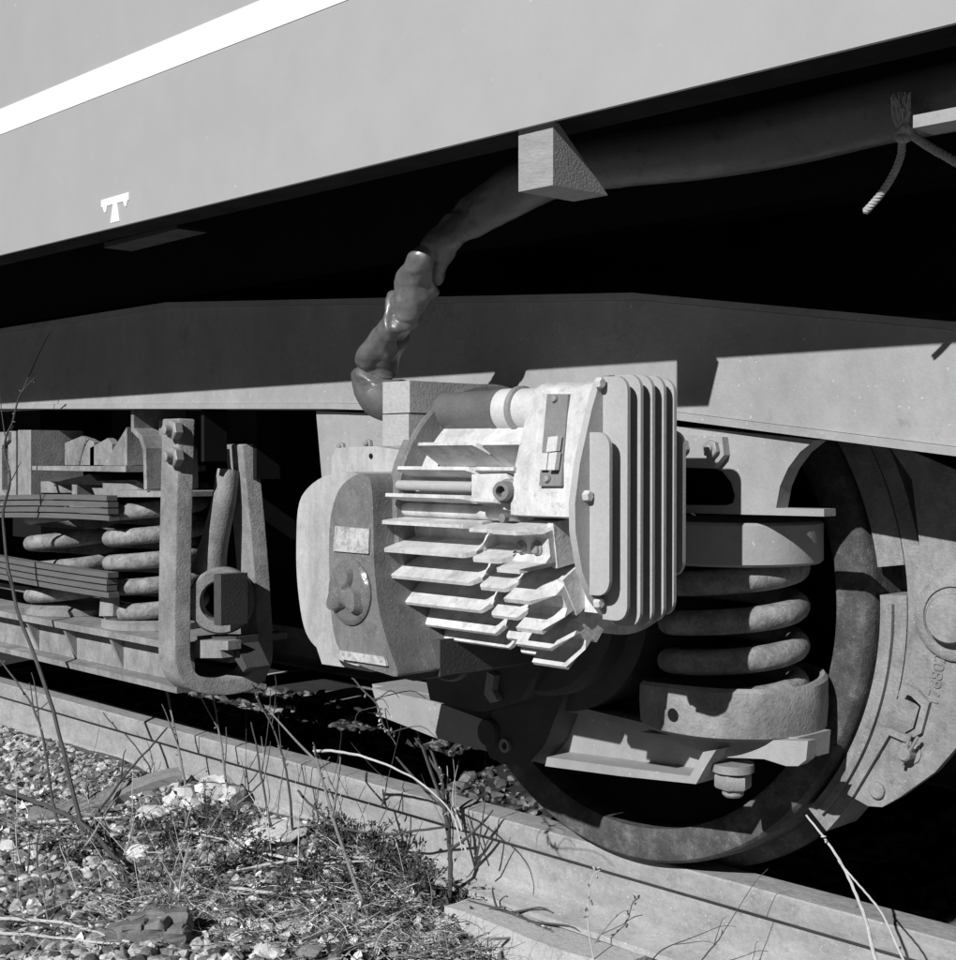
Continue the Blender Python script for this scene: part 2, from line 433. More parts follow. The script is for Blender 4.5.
# ------------------------------------------------------------------ the bogie
bogie = thing('bogie', 'grey painted steel bogie with coil springs under the coach', 'bogie', (-3.2, 2.7, 0.0))
FY = 1.64
topz = [(-5.7, 0.90), (-4.6, 1.056), (-2.72, 1.059), (-1.36, 0.963), (-0.835, 0.881), (-0.3, 0.86), (0.3, 0.86)]
botz = [(-5.7, 0.72), (-4.6, 0.846), (-3.6, 0.844), (-2.13, 0.806), (-1.29, 0.769), (-0.834, 0.713), (-0.3, 0.70), (0.3, 0.70)]
def frame_at(yo, sgn):
    fr = part('side_frame', prism([(x, yo+sgn*0.006, z-0.010) for x, z in topz]+[(x, yo+sgn*0.006, z+0.010) for x, z in reversed(botz)], (0, sgn*0.12, 0), 0.0), 'frame_paint', bogie, smooth=False)
    part('top_flange', prism([(x, yo-sgn*0.012, z-0.0095) for x, z in topz]+[(x, yo-sgn*0.012, z+0.0) for x, z in reversed(topz)], (0, sgn*0.15, 0), 0.002), 'frame_paint', fr, smooth=False)
    part('bottom_flange', prism([(x, yo-sgn*0.002, z-0.002) for x, z in botz]+[(x, yo-sgn*0.002, z+0.0095) for x, z in reversed(botz)], (0, sgn*0.135, 0), 0.002), 'frame_paint', fr, smooth=False)
    return fr
frame_at(FY, 1)
frame_at(3.82, -1)
for x in (-2.25, -4.2):
    part('transom', box(x-0.1, x+0.1, 2.0, 3.6, 0.45, 0.98, 0.01), 'shade_black', bogie)
part('bolster', box(-3.55, -2.85, 1.95, 3.6, 0.50, 0.94, 0.01), 'shade_black', bogie)
part('brake_cylinder', lathe((-2.45, 2.45, 0.36), (1, 0, 0), [(0.0, -.5), (0.13, -.5), (0.13, .0), (0.05, 0.02), (0.05, 0.45)], 24), 'shade_black', bogie)

# --- wheel and axle
XW, RW = -1.552, 0.476
def wheel(xc, yo, sgn):
    w = part('wheel', lathe((xc, yo, RW), (0, sgn, 0), [(0.0, 0.03), (0.10, 0.03), (0.11, 0.045), (0.13, 0.075), (0.30, 0.085), (0.39, 0.07), (0.412, 0.050), (0.415, 0.13), (0.10, 0.16), (0.0, 0.16)], 96), 'shade_black', bogie)
    part('tyre', lathe((xc, yo, RW), (0, sgn, 0), [(0.4155, 0.004), (0.422, 0.0), (RW-0.008, 0.0), (RW-0.002, 0.006), (RW, 0.02), (RW+0.003, 0.095), (RW+0.028, 0.108), (RW+0.030, 0.118), (RW+0.024, 0.130), (RW-0.02, 0.135), (0.4155, 0.135)], 128, ring=True), 'wheel_steel', w)
    return w
wheel(XW, 1.85, 1)
wheel(XW, 3.487, -1)
wheel(XW-3.4, 1.85, 1)
part('axle', lathe((XW, 2.0, RW), (0, 1, 0), [(0.085, 0), (0.085, 1.35)], 24), 'shade_black', bogie)
part('axle_box', lathe((XW, 1.62, RW), (0, 1, 0), [(0.0, 0.0), (0.15, 0.0), (0.16, 0.01), (0.16, 0.05), (0.19, 0.055), (0.19, 0.25), (0.0, 0.25)], 40), 'dark_iron', bogie)

# --- primary coil spring beside the wheel
SX, SY = -1.262, 1.76
ped = part('pedestal', pris_px([(640, 424), (700, 428), (815, 440), (800, 452), (788, 468), (780, 486), (776, 508), (824, 509), (824, 516.5), (640, 512), (640, 505), (726, 505.5), (733, 503), (735, 496), (731, 482), (722, 471), (711, 467), (640, 465)], 1.655, 1.685, 0.0), 'frame_paint', bogie, smooth=False)
bp = part('bolt_plate', pris_px([(640, 433), (722, 437), (724, 455), (713, 468.5), (640, 466)], 1.640, 1.6545, 0.001), 'frame_paint', ped, smooth=False)
for p in ((683, 447), (713, 449)):
    c = WY(p[0], p[1], 1.640)
    part('bolt', hexbolt(c, (0, -1, 0), 0.0135, 0.010, 0.005), 'bolt_steel', bp)
part('spring_cap', lathe((SX, SY, 0.0), (0, 0, 1), [(0.0, 0.548), (0.132, 0.548), (0.137, 0.552), (0.137, 0.609), (0.132, 0.613), (0.0, 0.613)], 48), 'frame_paint', bogie)
part('coil_spring', coil(SX, SY, 0.098, 0.0195, 0.3165, 0.5895, 3.9, math.radians(250), 14), 'spring_paint', bogie, 'thick coil spring standing in a rough cast cup')
def cupw(a):
    return 0.0
cup = lathe((SX, SY, 0), (0, 0, 1), [(0.0, 0.29), (0.135, 0.292), (0.143, 0.298), (0.145, 0.33), (0.144, 0.362), (0.139, 0.368), (0.132, 0.366), (0.130, 0.318), (0.0, 0.318)], 56)
for v in cup.verts:
    if v.co.z > 0.34:
        a = math.atan2(v.co.y-SY, v.co.x-SX)
        v.co.z += 0.011*math.cos(a-0.3) - 0.006*math.cos(2*a+0.4)
    v.co += Vector(noise.noise_vector(v.co*22))*0.0012
cup_o = part('spring_cup', cup, 'cast_iron', bogie, 'rough cast spring cup with a drain hole')
hc = WY(677, 714, 1.624)
d_ = Vector((SX-hc.x, SY-hc.y, 0)).normalized()
ang = math.atan2(hc.y-SY, hc.x-SX)
hc = Vector((SX+0.1445*math.cos(ang), SY+0.1445*math.sin(ang), hc.z))
part('drain_hole', lathe(hc+d_*0.004, -d_, [(0.0, 0), (0.0085, 0), (0.0085, 0.0052), (0.010, 0.0055)], 16), 'shade_black', cup_o)
# --- lower arm under the axle box
arm = part('lower_arm', pris_px([(372, 684), (430, 694), (492, 712), (545, 700), (640, 722), (700, 728), (798, 738), (796, 762), (786, 764), (760, 758), (716, 757), (706, 764), (698, 783), (620, 774), (545, 764), (500, 754), (440, 737), (378, 712)], 1.712, 1.80, 0.003), 'frame_paint', bogie, smooth=False)
part('arm_flange', pris_px([(547, 757), (620, 767), (690, 776), (703, 752), (716, 750), (706, 766), (696, 784), (620, 776), (545, 766)], 1.655, 1.7115, 0.002), 'frame_paint', arm, smooth=False)
part('arm_flange', pris_px([(372, 688), (436, 702), (490, 722), (490, 752), (436, 738), (380, 716)], 1.675, 1.7115, 0.006, 2), 'frame_paint', arm, smooth=False)
part('arm_flange', pris_px([(549, 700), (640, 722), (700, 731), (700, 737), (640, 728), (549, 707)], 1.68, 1.7115, 0.002), 'frame_paint', arm, smooth=False)
part('seat_boss', pris_px([(640, 732), (700, 738), (808, 741), (806, 760), (798, 766), (786, 766), (764, 759), (716, 757), (700, 750)], 1.69, 1.7115, 0.004, 2), 'frame_paint', arm, smooth=False)
nc = WY(733, 768, 1.70)
nut = part('stud_nut', lathe((nc.x, 1.70, nc.z-0.004), (0, 0, -1), [(0.032, -0.012), (0.032, 0.0), (0.030, 0.001)], 20), 'bolt_steel', arm)
part('hex_nut', lathe((nc.x, 1.70, nc.z-0.008), (0, 0, -1), [(0.0255, 0.0), (0.028, 0.003), (0.028, 0.019), (0.0255, 0.022)], 6), 'bolt_steel', nut)
part('thread_end', lathe((nc.x, 1.70, nc.z-0.029), (0, 0, -1), [(0.0165, 0), (0.0165, 0.010), (0.0125, 0.014)], 16), 'bolt_steel', nut)
pv = part('pivot_lug', pris_px([(540, 655), (566, 690), (545, 745), (530, 762), (508, 766), (490, 758), (482, 738), (492, 715), (508, 690)], 1.655, 1.711, 0.008, 2), 'dark_iron', arm)
c = WY(496, 731, 1.67); part('pivot_pin', lathe(c, (0, -1, 0), [(0.026, 0), (0.026, 0.018), (0.022, 0.024), (0, 0.024)], 24), 'dark_iron', pv)
c = WY(513, 744, 1.67); part('grease_nipple', lathe(c, (0, -1, 0), [(0.011, 0), (0.012, 0.022), (0.007, 0.022), (0.007, 0.010), (0, 0.010)], 16), 'bolt_steel', pv)
part('pivot_band', tube([WY(512, 700, 1.668), WY(519, 722, 1.665), WY(520, 748, 1.668)], 0.006, 8), 'dark_iron', pv)
part('axle_guard', pris_px([(418, 640), (540, 640), (540, 668), (520, 700), (480, 712), (430, 700)], 1.60, 1.66, 0.012, 3), 'dark_iron', bogie)
part('lug_tab', pris_px([(487, 672), (494, 676), (492, 690), (497, 700), (490, 703), (484, 694)], 1.585, 1.599, 0.001), 'bolt_steel', bogie)
# --- mounting bracket behind the generator
br = part('mounting_bracket', pris_px([(316, 411), (470, 417), (470, 640), (330, 640), (322, 480)], 1.655, 1.80, 0.003), 'frame_paint', bogie, smooth=False)
for p in ((343, 447), (370, 444)):
    c = WY(p[0], p[1], 1.655); part('bolt', hexbolt(c, (0, -1, 0), 0.010, 0.008, 0.006), 'bolt_steel', br)

# --- safety loop round the spring plank
LX = -2.678
path = [(1.63, 0.795), (1.627, 0.70), (1.622, 0.50), (1.619, 0.31), (1.622, 0.250), (1.642, 0.210), (1.69, 0.194), (1.735, 0.192), (1.775, 0.203), (1.798, 0.235), (1.802, 0.30), (1.790, 0.50), (1.768, 0.74)]
def strap(path, x0, x1, th):
    n = len(path); out = []; inn = []
    for i, (y, z) in enumerate(path):
        a = Vector(path[min(i+1, n-1)])-Vector(path[max(i-1, 0)]); a.normalize()
        nr = Vector((a.y, -a.x))      # to the left of travel
        w = th/2*(1.0)
        out.append((y-nr.x*w, z-nr.y*w)); inn.append((y+nr.x*w, z+nr.y*w))
    sk = lambda y: (y-1.62)*0.30
    bm = bmesh.new()
    R = []
    for (a, b_) in zip(out, inn):
        R.append([bm.verts.new((x0+sk(a[0]), a[0], a[1])), bm.verts.new((x1+sk(a[0]), a[0], a[1])), bm.verts.new((x1+sk(b_[0]), b_[0], b_[1])), bm.verts.new((x0+sk(b_[0]), b_[0], b_[1]))])
    for A, B in zip(R, R[1:]):
        for k in range(4): bm.faces.new((A[k], A[(k+1) % 4], B[(k+1) % 4], B[k]))
    bm.faces.new(R[0][::-1]); bm.faces.new(R[-1])
    return bm
sp2 = spline([(0, y, z) for y, z in path], 60)
lb = strap([(p.y, p.z) for p in sp2], LX-0.030, LX+0.040, 0.036)
bmesh.ops.recalc_face_normals(lb, faces=lb.faces[:])
bev(lb, 0.004, 2)
loop = part('safety_loop', lb, 'cast_iron', bogie, 'U shaped steel safety loop bolted to the frame', weighted=True)
for p in ((175, 430), (176, 457)):
    c = WY(p[0]+3, p[1], 1.612); part('bolt', hexbolt(c, (0, -1, 0), 0.022, 0.020, 0.018), 'bolt_steel', loop)
part('loop_bracket', box(LX+0.053, LX+0.065, 1.66, 1.72, 0.70, 0.835), 'shade_black', bogie)
part('loop_bracket', box(LX-0.02, LX+0.10, 1.775, 1.84, 0.66, 0.835, 0.003), 'shade_black', bogie)
# --- swing link inside the loop
lk = part('swing_link', tube(spline([WY(228, 470, 1.74), WY(224, 500, 1.73), WY(214, 545, 1.715), WY(208, 572, 1.71)], 14), [0.026, 0.027, 0.027, 0.027, 0.028, 0.028, 0.029, 0.03, 0.031, 0.033, 0.035, 0.038, 0.042, 0.046], 16), 'cast_iron', bogie)
c = WY(222, 600, 1.715)
part('link_eye', lathe(c, (0.8, -0.6, 0), [(0.044, -0.03), (0.070, -0.03), (0.075, -0.022), (0.075, 0.022), (0.070, 0.03), (0.048, 0.03), (0.044, 0.02)], 36, ring=True), 'cast_iron', lk)
pb = WY(214, 600, 1.665)
part('pin_block', box(pb.x, pb.x+0.028, 1.665, 1.735, pb.z-0.055, pb.z+0.058, 0.010, 3), 'dark_iron', lk)
part('link_foot', pris_px([(197, 636), (236, 637), (236, 644), (247, 668), (243, 672), (234, 658), (228, 663), (197, 658)], 1.70, 1.76, 0.003), 'dark_iron', bogie, smooth=False)
part('plank_end', pris_px([(195, 640), (228, 641), (228, 650), (220, 650), (222, 658), (195, 658)], 1.665, 1.699, 0.002), 'grimy_paint', bogie, smooth=False)

# --- secondary springs, plank and brackets left of the loop
S2Y = 1.80
S2X = WY(156, 550, S2Y).x
S3X = WY(76, 560, S2Y).x
part('coil_spring', coil(S2X, S2Y, 0.112, 0.0205, 0.295, 0.62, 4.6, math.radians(215), 14), 'spring_paint', bogie, 'coil spring right beside the safety loop')
part('coil_spring', coil(S3X, S2Y, 0.118, 0.0205, 0.295, 0.62, 4.0, math.radians(160), 14), 'spring_paint', bogie, 'coil spring behind the laminated straps')
part('spring_washer', lathe((S2X, S2Y, 0), (0, 0, 1), [(0.0, 0.285), (0.135, 0.285), (0.135, 0.30), (0.10, 0.315), (0, 0.315)], 32), 'grimy_paint', bogie)
part('spring_washer', lathe((S3X, S2Y, 0), (0, 0, 1), [(0.0, 0.285), (0.135, 0.285), (0.135, 0.30), (0.10, 0.315), (0, 0.315)], 32), 'grimy_paint', bogie)
part('spring_washer', lathe((S2X, S2Y, 0), (0, 0, 1), [(0.0, 0.615), (0.13, 0.615), (0.13, 0.645), (0, 0.645)], 32), 'grimy_paint', bogie)
part('spring_washer', lathe((S3X, S2Y, 0), (0, 0, 1), [(0.0, 0.615), (0.13, 0.615), (0.13, 0.645), (0, 0.645)], 32), 'grimy_paint', bogie)
plank = part('spring_plank', box(-4.6, LX-0.04, 1.655, 1.96, 0.268, 0.284, 0.003), 'grimy_paint', bogie)
part('plank_web', box(-4.6, LX-0.06, 1.70, 1.712, 0.185, 0.267), 'grimy_paint', plank)
part('plank_flange', box(-4.6, LX-0.045, 1.655, 1.90, 0.170, 0.184, 0.003), 'grimy_paint', plank)
for px in (25, 62, 108):
    t = WY(px, 620, 1.665)
    part('gusset', prism([(t.x, 1.665, 0.267), (t.x, 1.6995, 0.267), (t.x, 1.6995, 0.186)], (0.012, 0, 0)), 'grimy_paint', plank)
def laminated(x0, x1, y0, y1, z, n, th, bow, label):
    o = thing('laminated_strap', label, 'strap', (0.5*(x0+x1), y0, z))
    for k in range(n):
        zz = z+k*(th+0.0035); e = rng.uniform(-0.012, 0.004); yo = rng.uniform(-.003, .003)
        xs_ = [x0+(x1+e-x0)*q/24 for q in range(25)]
        zf = lambda x: zz-bow*((x1-x)/1.2)**2-0.03*bow*0
        pts = [(x, y0+yo, zf(x)) for x in xs_]+[(x, y0+yo, zf(x)+th) for x in reversed(xs_)]
        part('leaf', prism(pts, (0, y1-y0, 0), 0.003, 2), 'leaf_steel', o)
    return o
a = WY(104, 528, 1.62); b_ = WY(104, 598, 1.62)
laminated(-4.4, a.x, 1.632, 1.66, WY(104, 516, 1.62).z-0.012, 4, 0.0125, 0.045, 'upper stack of flat steel leaves crossing the coil spring')
laminated(-4.4, b_.x, 1.632, 1.66, WY(102, 598, 1.62).z, 4, 0.0125, -0.03, 'lower stack of flat steel leaves resting on a bracket above the spring plank')
part('strap_clip', pris_px([(101, 588), (113, 588), (113, 616), (99, 616)], 1.662, 1.68, 0.002), 'grimy_paint', bogie)
part('strap_clip', pris_px([(38, 503), (96, 496), (104, 499), (104, 503), (38, 508)], 1.64, 1.665, 0.002), 'grimy_paint', bogie)
shelf = part('bracket_shelf', pris_px([(32, 466), (126, 466), (126, 472), (32, 470)], 1.64, 1.86, 0.002), 'grimy_paint', bogie, smooth=False)
def gus(pts, y0, th): part('gusset', pris_px(pts, y0, y0+th, 0.0015), 'grimy_paint', shelf, smooth=False)
gus([(65, 443), (82, 436), (94, 442), (94, 465), (65, 465)], 1.74, 0.02)
gus([(90, 448), (108, 438), (112, 444), (112, 465), (90, 465)], 1.74, 0.02)
part('gusset', prism([WY(127, 427, 1.66), WY(127, 465.5, 1.66), WY(103, 465.5, 1.66)], (0, 0.015, 0), 0.001), 'grimy_paint', shelf, smooth=False)
part('gusset', prism([(WY(127, 450, 1.66).x, 1.6755, WY(127, 427, 1.66).z), (WY(127, 450, 1.66).x, 1.78, WY(127, 427, 1.66).z-0.02), (WY(127, 450, 1.66).x, 1.78, WY(127, 465, 1.66).z), (WY(127, 450, 1.66).x, 1.6755, WY(127, 465, 1.66).z)], (-0.012, 0, 0)), 'grimy_paint', shelf, smooth=False)
part('frame_post', pris_px([(18, 430), (31, 430), (31, 505), (18, 505)], 1.65, 1.80, 0.004, 2), 'grimy_paint', bogie, smooth=False)
part('frame_post', pris_px([(-20, 432), (8, 432), (8, 440), (2, 446), (2, 490), (8, 497), (8, 512), (-20, 515)], 1.66, 1.72, 0.003), 'grimy_paint', bogie, smooth=False)
part('frame_rib', pris_px([(8, 431), (16, 431), (16, 505), (8, 507)], 1.67, 1.78, 0.002), 'grimy_paint', bogie, smooth=False)
cb = pris_px([(131, 408), (134, 408), (134, 428), (142, 436), (146, 448), (147, 489), (144, 490), (143, 450), (139, 439), (131, 431)], 1.66, 1.80)
part('curved_stay', cb, 'grimy_paint', bogie, smooth=False)
part('stay_web', pris_px([(147.5, 436), (158, 442), (158, 482), (154, 489), (147.5, 489)], 1.72, 1.74), 'cast_iron', bogie)
part('stay_web', pris_px([(159, 420), (175, 424), (175, 455), (163, 489), (159, 489)], 1.71, 1.73), 'grimy_paint', bogie)
part('spring_pad', pris_px([(60, 481), (90, 474), (97, 481), (135, 480), (150, 487), (60, 484)], 1.70, 1.84, 0.002), 'grimy_paint', bogie)
part('spring_pad', pris_px([(92, 488), (172, 492), (172, 497), (96, 497)], 1.67, 1.86, 0.002), 'grimy_paint', bogie)
part('pad_stem', pris_px([(72, 484), (77, 484), (77, 497), (72, 497)], 1.70, 1.74), 'grimy_paint', bogie)
part('pad_stem', pris_px([(60, 486), (95, 486), (95, 496), (60, 496)], 1.76, 1.80), 'grimy_paint', bogie)

# ------------------------------------------------------------------ brake gear at the wheel's right hand side
brake = thing('brake_gear', 'cast iron brake shoe and hanger plates clasping the wheel tread', 'brake', (-1.0, 1.85, 0.18))
def arc_band(r0, r1, a0, a1, y0, y1, n=28, b=0.002):
    o1 = [(XW+r0*math.cos(math.radians(a0+(a1-a0)*k/n)), y0, RW+r0*math.sin(math.radians(a0+(a1-a0)*k/n))) for k in range(n+1)]
    o2 = [(XW+r1*math.cos(math.radians(a0+(a1-a0)*k/n)), y0, RW+r1*math.sin(math.radians(a0+(a1-a0)*k/n))) for k in range(n+1)]
    return prism(o1+o2[::-1], (0, y1-y0, 0), b)
shoe = part('brake_shoe', arc_band(RW+0.006, RW+0.050, -42, 3.0, 1.868, 1.955), 'cast_iron', brake, 'worn cast brake shoe against the tread')
part('brake_shoe', arc_band(RW+0.006, RW+0.050, 8.0, 42, 1.868, 1.955), 'cast_iron', brake)
part('shoe_rib', arc_band(RW+0.020, RW+0.030, -40, 1.5, 1.859, 1.867, b=0.001), 'cast_iron', shoe)
sh = part('shoe_holder', arc_band(RW+0.052, RW+0.078, -22, 44, 1.868, 1.955), 'cast_iron', brake)
hp = [(885, 440), (956, 470), (990, 520), (1010, 620), (985, 700), (956, 748), (935, 772), (900, 797), (882, 807), (868, 806), (852, 797), (880, 757), (889, 735), (905, 742), (921, 733), (929, 703), (917, 690), (905, 684), (912, 650), (918, 600), (919, 540), (912, 480)]
hang = part('hanger_plate', pris_px(hp, 1.85, 1.865, 0.002, 1), 'cast_iron', brake, 'cast hanger plate with raised numbers', smooth=False)
part('plate_rim', pris_px([(905, 684), (917, 690), (929, 703), (921, 733), (905, 742), (889, 735), (852, 797), (847, 794), (884, 727), (891, 729), (905, 735), (915, 729), (921, 706), (911, 696), (899, 691)], 1.841, 1.8495, 0.002), 'cast_iron', hang, smooth=False)
part('wear_lug', pris_px([(883, 725), (895, 700), (908, 697), (919, 707), (913, 728), (904, 733)], 1.866, 1.90, 0.003), 'cast_iron', hang)
part('shoe_tail', pris_px([(846, 796), (884, 722), (895, 700), (903, 690), (885, 690), (868, 722), (836, 790)], 1.87, 1.95, 0.003), 'cast_iron', brake, smooth=False)
c = WY(956, 618, 1.85)
boss = part('pin_boss', lathe(c, (0, -1, 0), [(0.062, 0), (0.062, 0.006), (0.056, 0.010), (0.046, 0.010), (0.045, 0.006), (0.036, 0.006), (0.036, 0.022), (0.033, 0.026), (0, 0.026)], 36), 'cast_iron', hang)
c = WY(878, 790, 1.85)
part('rivet', lathe(c, (0, -1, 0), [(0.0125, 0), (0.0125, 0.006), (0.010, 0.008), (0, 0.008)], 20), 'cast_iron', hang)
c = WY(911, 752, 1.85)
pn = part('cotter_pin', lathe(c, (0, -1, 0), [(0.017, 0), (0.017, 0.003), (0.0105, 0.0031), (0.0105, 0.022), (0.008, 0.025), (0, 0.025)], 20), 'bolt_steel', hang)
cp = bmesh.new()
tube([c+Vector((-0.006, -0.016, -0.018)), c+Vector((0.0, -0.017, 0)), c+Vector((0.009, -0.02, 0.03))], 0.0028, 7, cp)
tube([c+Vector((-0.002, -0.016, -0.012)), c+Vector((0.004, -0.017, 0.0)), c+Vector((0.022, -0.021, 0.028))], 0.0028, 7, cp)
part('split_pin', cp, 'bolt_steel', pn)
# cast number, running up the plate
fc = bpy.data.curves.new('cast_number', 'FONT'); fc.body = '1768021'; fc.size = 0.026; fc.extrude = 0.0012; fc.align_x = 'CENTER'
fo = bpy.data.objects.new('cast_number_tmp', fc)
me = bpy.data.meshes.new_from_object(fo); bpy.data.objects.remove(fo)
c = WY(937, 676, 1.85)
# letters stand with their tops towards the wheel, reading upward
u_ = Vector((0.16, 0, 0.985)); v_ = Vector((-0.985, 0, 0.16))
Mx = Matrix(((u_.x, v_.x, 0, c.x+0.009), (0, 0, -1, 1.8488), (u_.z, v_.z, 0, c.z), (0, 0, 0, 1)))
me.transform(Mx)
link_mesh('cast_number', me, 'cast_iron', hang, 'cast number running up the plate', smooth=False)
part('brake_rod', box(-0.93, 1.2, 1.866, 1.90, 0.335, 0.385, 0.004), 'cast_iron', brake)
part('hanger_arm', box(-0.88, -0.84, 1.84, 1.88, 0.5, 0.78, 0.004), 'dark_iron', brake)

# ------------------------------------------------------------------ the generator
GY, GZ = 1.530, 0.622
gen = thing('generator', 'pale finned generator hung on the outside of the bogie', 'generator', (-1.5, GY, 0.38))
RT, RR = 0.230, 0.170
XS0 = -1.585
def flat_back(bm, y):
    for v in bm.verts: v.co.y = min(v.co.y, y)
    return bm
part('stator', flat_back(lathe((XS0, GY, GZ), (1, 0, 0), [(0.0, 0.0), (RR, 0.0), (RR, 0.303), (0.0, 0.303)], 64), 1.595), 'aluminium', gen)
def pol(r, ph, t=0.0):
    """point in the yz plane: r out from the shaft at angle ph (up positive, facing front), t across"""
    return (GY-r*math.cos(ph)+t*math.sin(ph), GZ+r*math.sin(ph)+t*math.cos(ph))
rows = [0.729, 0.694, 0.654, 0.613, 0.571, 0.531, 0.490, 0.455, 0.432]
def fin(x0, x1, ztip, tip=RT, cham=0.02, name='fin'):
    ph = math.asin((ztip-GZ)/tip)
    bm = bmesh.new()
    jx = rng.uniform(-0.0015, 0.0015); t0, t1 = 0.0032, 0.0060
    out = [(x0, RR-0.004, t1), (x1, RR-0.004, t1), (x1, tip-0.030, t1*.8), (x1-cham*0.75, tip-0.004, t0), (x1-cham, tip, t0*.8), (x0+0.004+jx, tip, t0*.8), (x0, tip-0.005, t0)]
    top = []; bot = []
    for x, r, t in out:
        y, z = pol(r, ph, t); top.append(bm.verts.new((x, y, z)))
        y, z = pol(r, ph, -t); bot.append(bm.verts.new((x, y, z)))
    bm.faces.new(top); bm.faces.new(bot[::-1])
    for a in range(len(top)):
        b = (a+1) % len(top); bm.faces.new((top[a], bot[a], bot[b], top[b]))
    return part(name, bm, 'aluminium', gen, smooth=False)
off = [0.050, 0.022, 0.006, 0, 0, 0, 0.004, 0.004, 0.02]
for z, dx in zip(rows, off):
    fin(-1.568+dx, -1.380, z, cham=0.016)
    if z < 0.62: fin(-1.376, -1.308, z-0.004, RT+0.002, 0.016)
    elif z < 0.66: fin(-1.376, -1.316, z-0.003, RT+0.001, 0.012)
    else: fin(-1.379, -1.30, z, RT, 0.0)
# end webs: thin upright gussets closing the right end of each fin bay
for z, z2 in zip(rows[3:], rows[4:]):
    p1 = math.asin((z-GZ)/RT); p2 = math.asin((z2-GZ)/RT)
    for xx in (-1.3845, -1.3125):
        a = [pol(RR-.004, p1, -.004), pol(RR+0.012, p1, -.004), pol(RR+0.026, (p1+2*p2)/3), pol(RT-0.014, p2, .004), pol(RR-.004, p2, .004)]
        part('bay_web', prism([(xx, y, zz) for y, zz in a], (0.0042, 0, 0)), 'aluminium', gen, smooth=False)
# three C shaped blocks at the right, set round the shaft
def c_block(deg, half, r1, x0, x1, bolts=False):
    ph = math.radians(deg); r0 = r1-0.040
    sec = [(r1, half), (RR-.03, half), (RR-.03, -half), (r1, -half), (r1, -half+.0062), (r0+.010, -half+.0095), (r0, -half+.017), (r0, half-.017), (r0+.010, half-.0095), (r1, half-.0062)]
    bm = prism([(x0,)+pol(r, ph, t) for r, t in sec], (x1-x0, 0, 0))
    for v in bm.verts:
        d = math.hypot(v.co.y-GY, v.co.z-GZ)
        if v.co.x > x1-0.001 and (v.co.y-GY)*-math.cos(ph)+(v.co.z-GZ)*math.sin(ph) > r1-0.005: v.co.x -= 0.020
    c_ = part('channel', bm, 'aluminium', gen, smooth=False)
    part('joint_rib', prism([(x1-0.008,)+pol(r, ph, t) for r, t in ((r0-.010, half+.0015), (RR-.02, half+.0015), (RR-.02, -half-.0015), (r0-.010, -half-.0015))], (0.0095, 0, 0), 0.001), 'aluminium', c_, smooth=False)
    if bolts:
        for x in (x0+0.012, x1-0.022):
            y, z = pol(r0-.0005, ph, -0.002)
            n = Vector((0, -math.cos(ph), math.sin(ph)))
            part('bolt', lathe((x, y, z), n, [(0.0095, 0), (0.0095, 0.003), (0.0065, 0.004), (0.006, 0.008), (0, 0.008)], 12), 'bolt_steel', c_)
    return c_
c_block(-8.5, 0.029, 0.254, -1.303, -1.240, True)
c_block(-30, 0.027, 0.252, -1.306, -1.238)
c_block(-48.5, 0.025, 0.250, -1.330, -1.245)
part('end_flange', flat_back(lathe((XS0-0.003, GY, GZ), (1, 0, 0), [(RR-0.01, 0.0), (RR+0.031, 0.0), (RR+0.035, 0.004), (RR+0.035, 0.020), (RR+0.031, 0.024), (RR-0.01, 0.028)], 64, ring=True), 1.60), 'panel_paint', gen)
# tie rod and ribs in the upper bay
part('tie_rod', lathe((-1.566,)+pol(RR+0.030, math.asin((.670-GZ)/.21)), (1, 0, 0), [(0.0075, 0), (0.0075, 0.165)], 14), 'cover_alloy', gen)
part('cooling_tube', lathe((-1.57,)+pol(RR+0.012, math.asin((.632-GZ)/.19)), (1, 0, 0), [(0.011, 0), (0.011, 0.25)], 16), 'aluminium', gen)
c = WY(508, 491, 1.315)
sk = part('lug_boss', prism([(c.x-0.075, 1.318, c.z+.022), (c.x-0.005, 1.316, c.z+.024), (c.x+0.03, 1.318, c.z-.006), (c.x+0.03, 1.318, c.z-.03), (c.x-0.075, 1.318, c.z-.018)], (0, 0.06, 0), 0.003), 'aluminium', gen)
part('socket_screw', lathe((c.x, 1.3175, c.z), (0.2, -1, 0), [(0.017, 0), (0.017, 0.004), (0.0135, 0.005), (0.0135, 0.020), (0.0125, 0.022), (0.0075, 0.022), (0.0075, 0.010), (0, 0.010)], 20), 'switch_grey', sk)
c = WY(503, 518, 1.312)
part('small_screw', lathe((c.x, 1.3175, c.z), (0, -1, 0), [(0.0065, 0), (0.0065, 0.008), (0, 0.009)], 12), 'switch_grey', sk)
# terminal box, bulging front
XB0, XB1 = -1.303, -1.192
prof = [(1.372, 0.812), (1.352, 0.80), (1.338, 0.765), (1.318, 0.70), (1.309, 0.650), (1.310, 0.615), (1.322, 0.565), (1.342, 0.530), (1.365, 0.507), (1.39, 0.492), (1.46, 0.488), (1.478, 0.50), (1.482, 0.80), (1.47, 0.814)]
bprof = prof[:4]+[(1.309, 0.645), (1.309, 0.632), (1.385, 0.622), (1.385, 0.50), (1.46, 0.49), (1.478, 0.50), (1.482, 0.80), (1.47, 0.814)]
tbx = part('terminal_box', prism([(XB0, y, z) for y, z in bprof], (XB1-XB0, 0, 0), 0.006, 3), 'aluminium', gen, weighted=True)
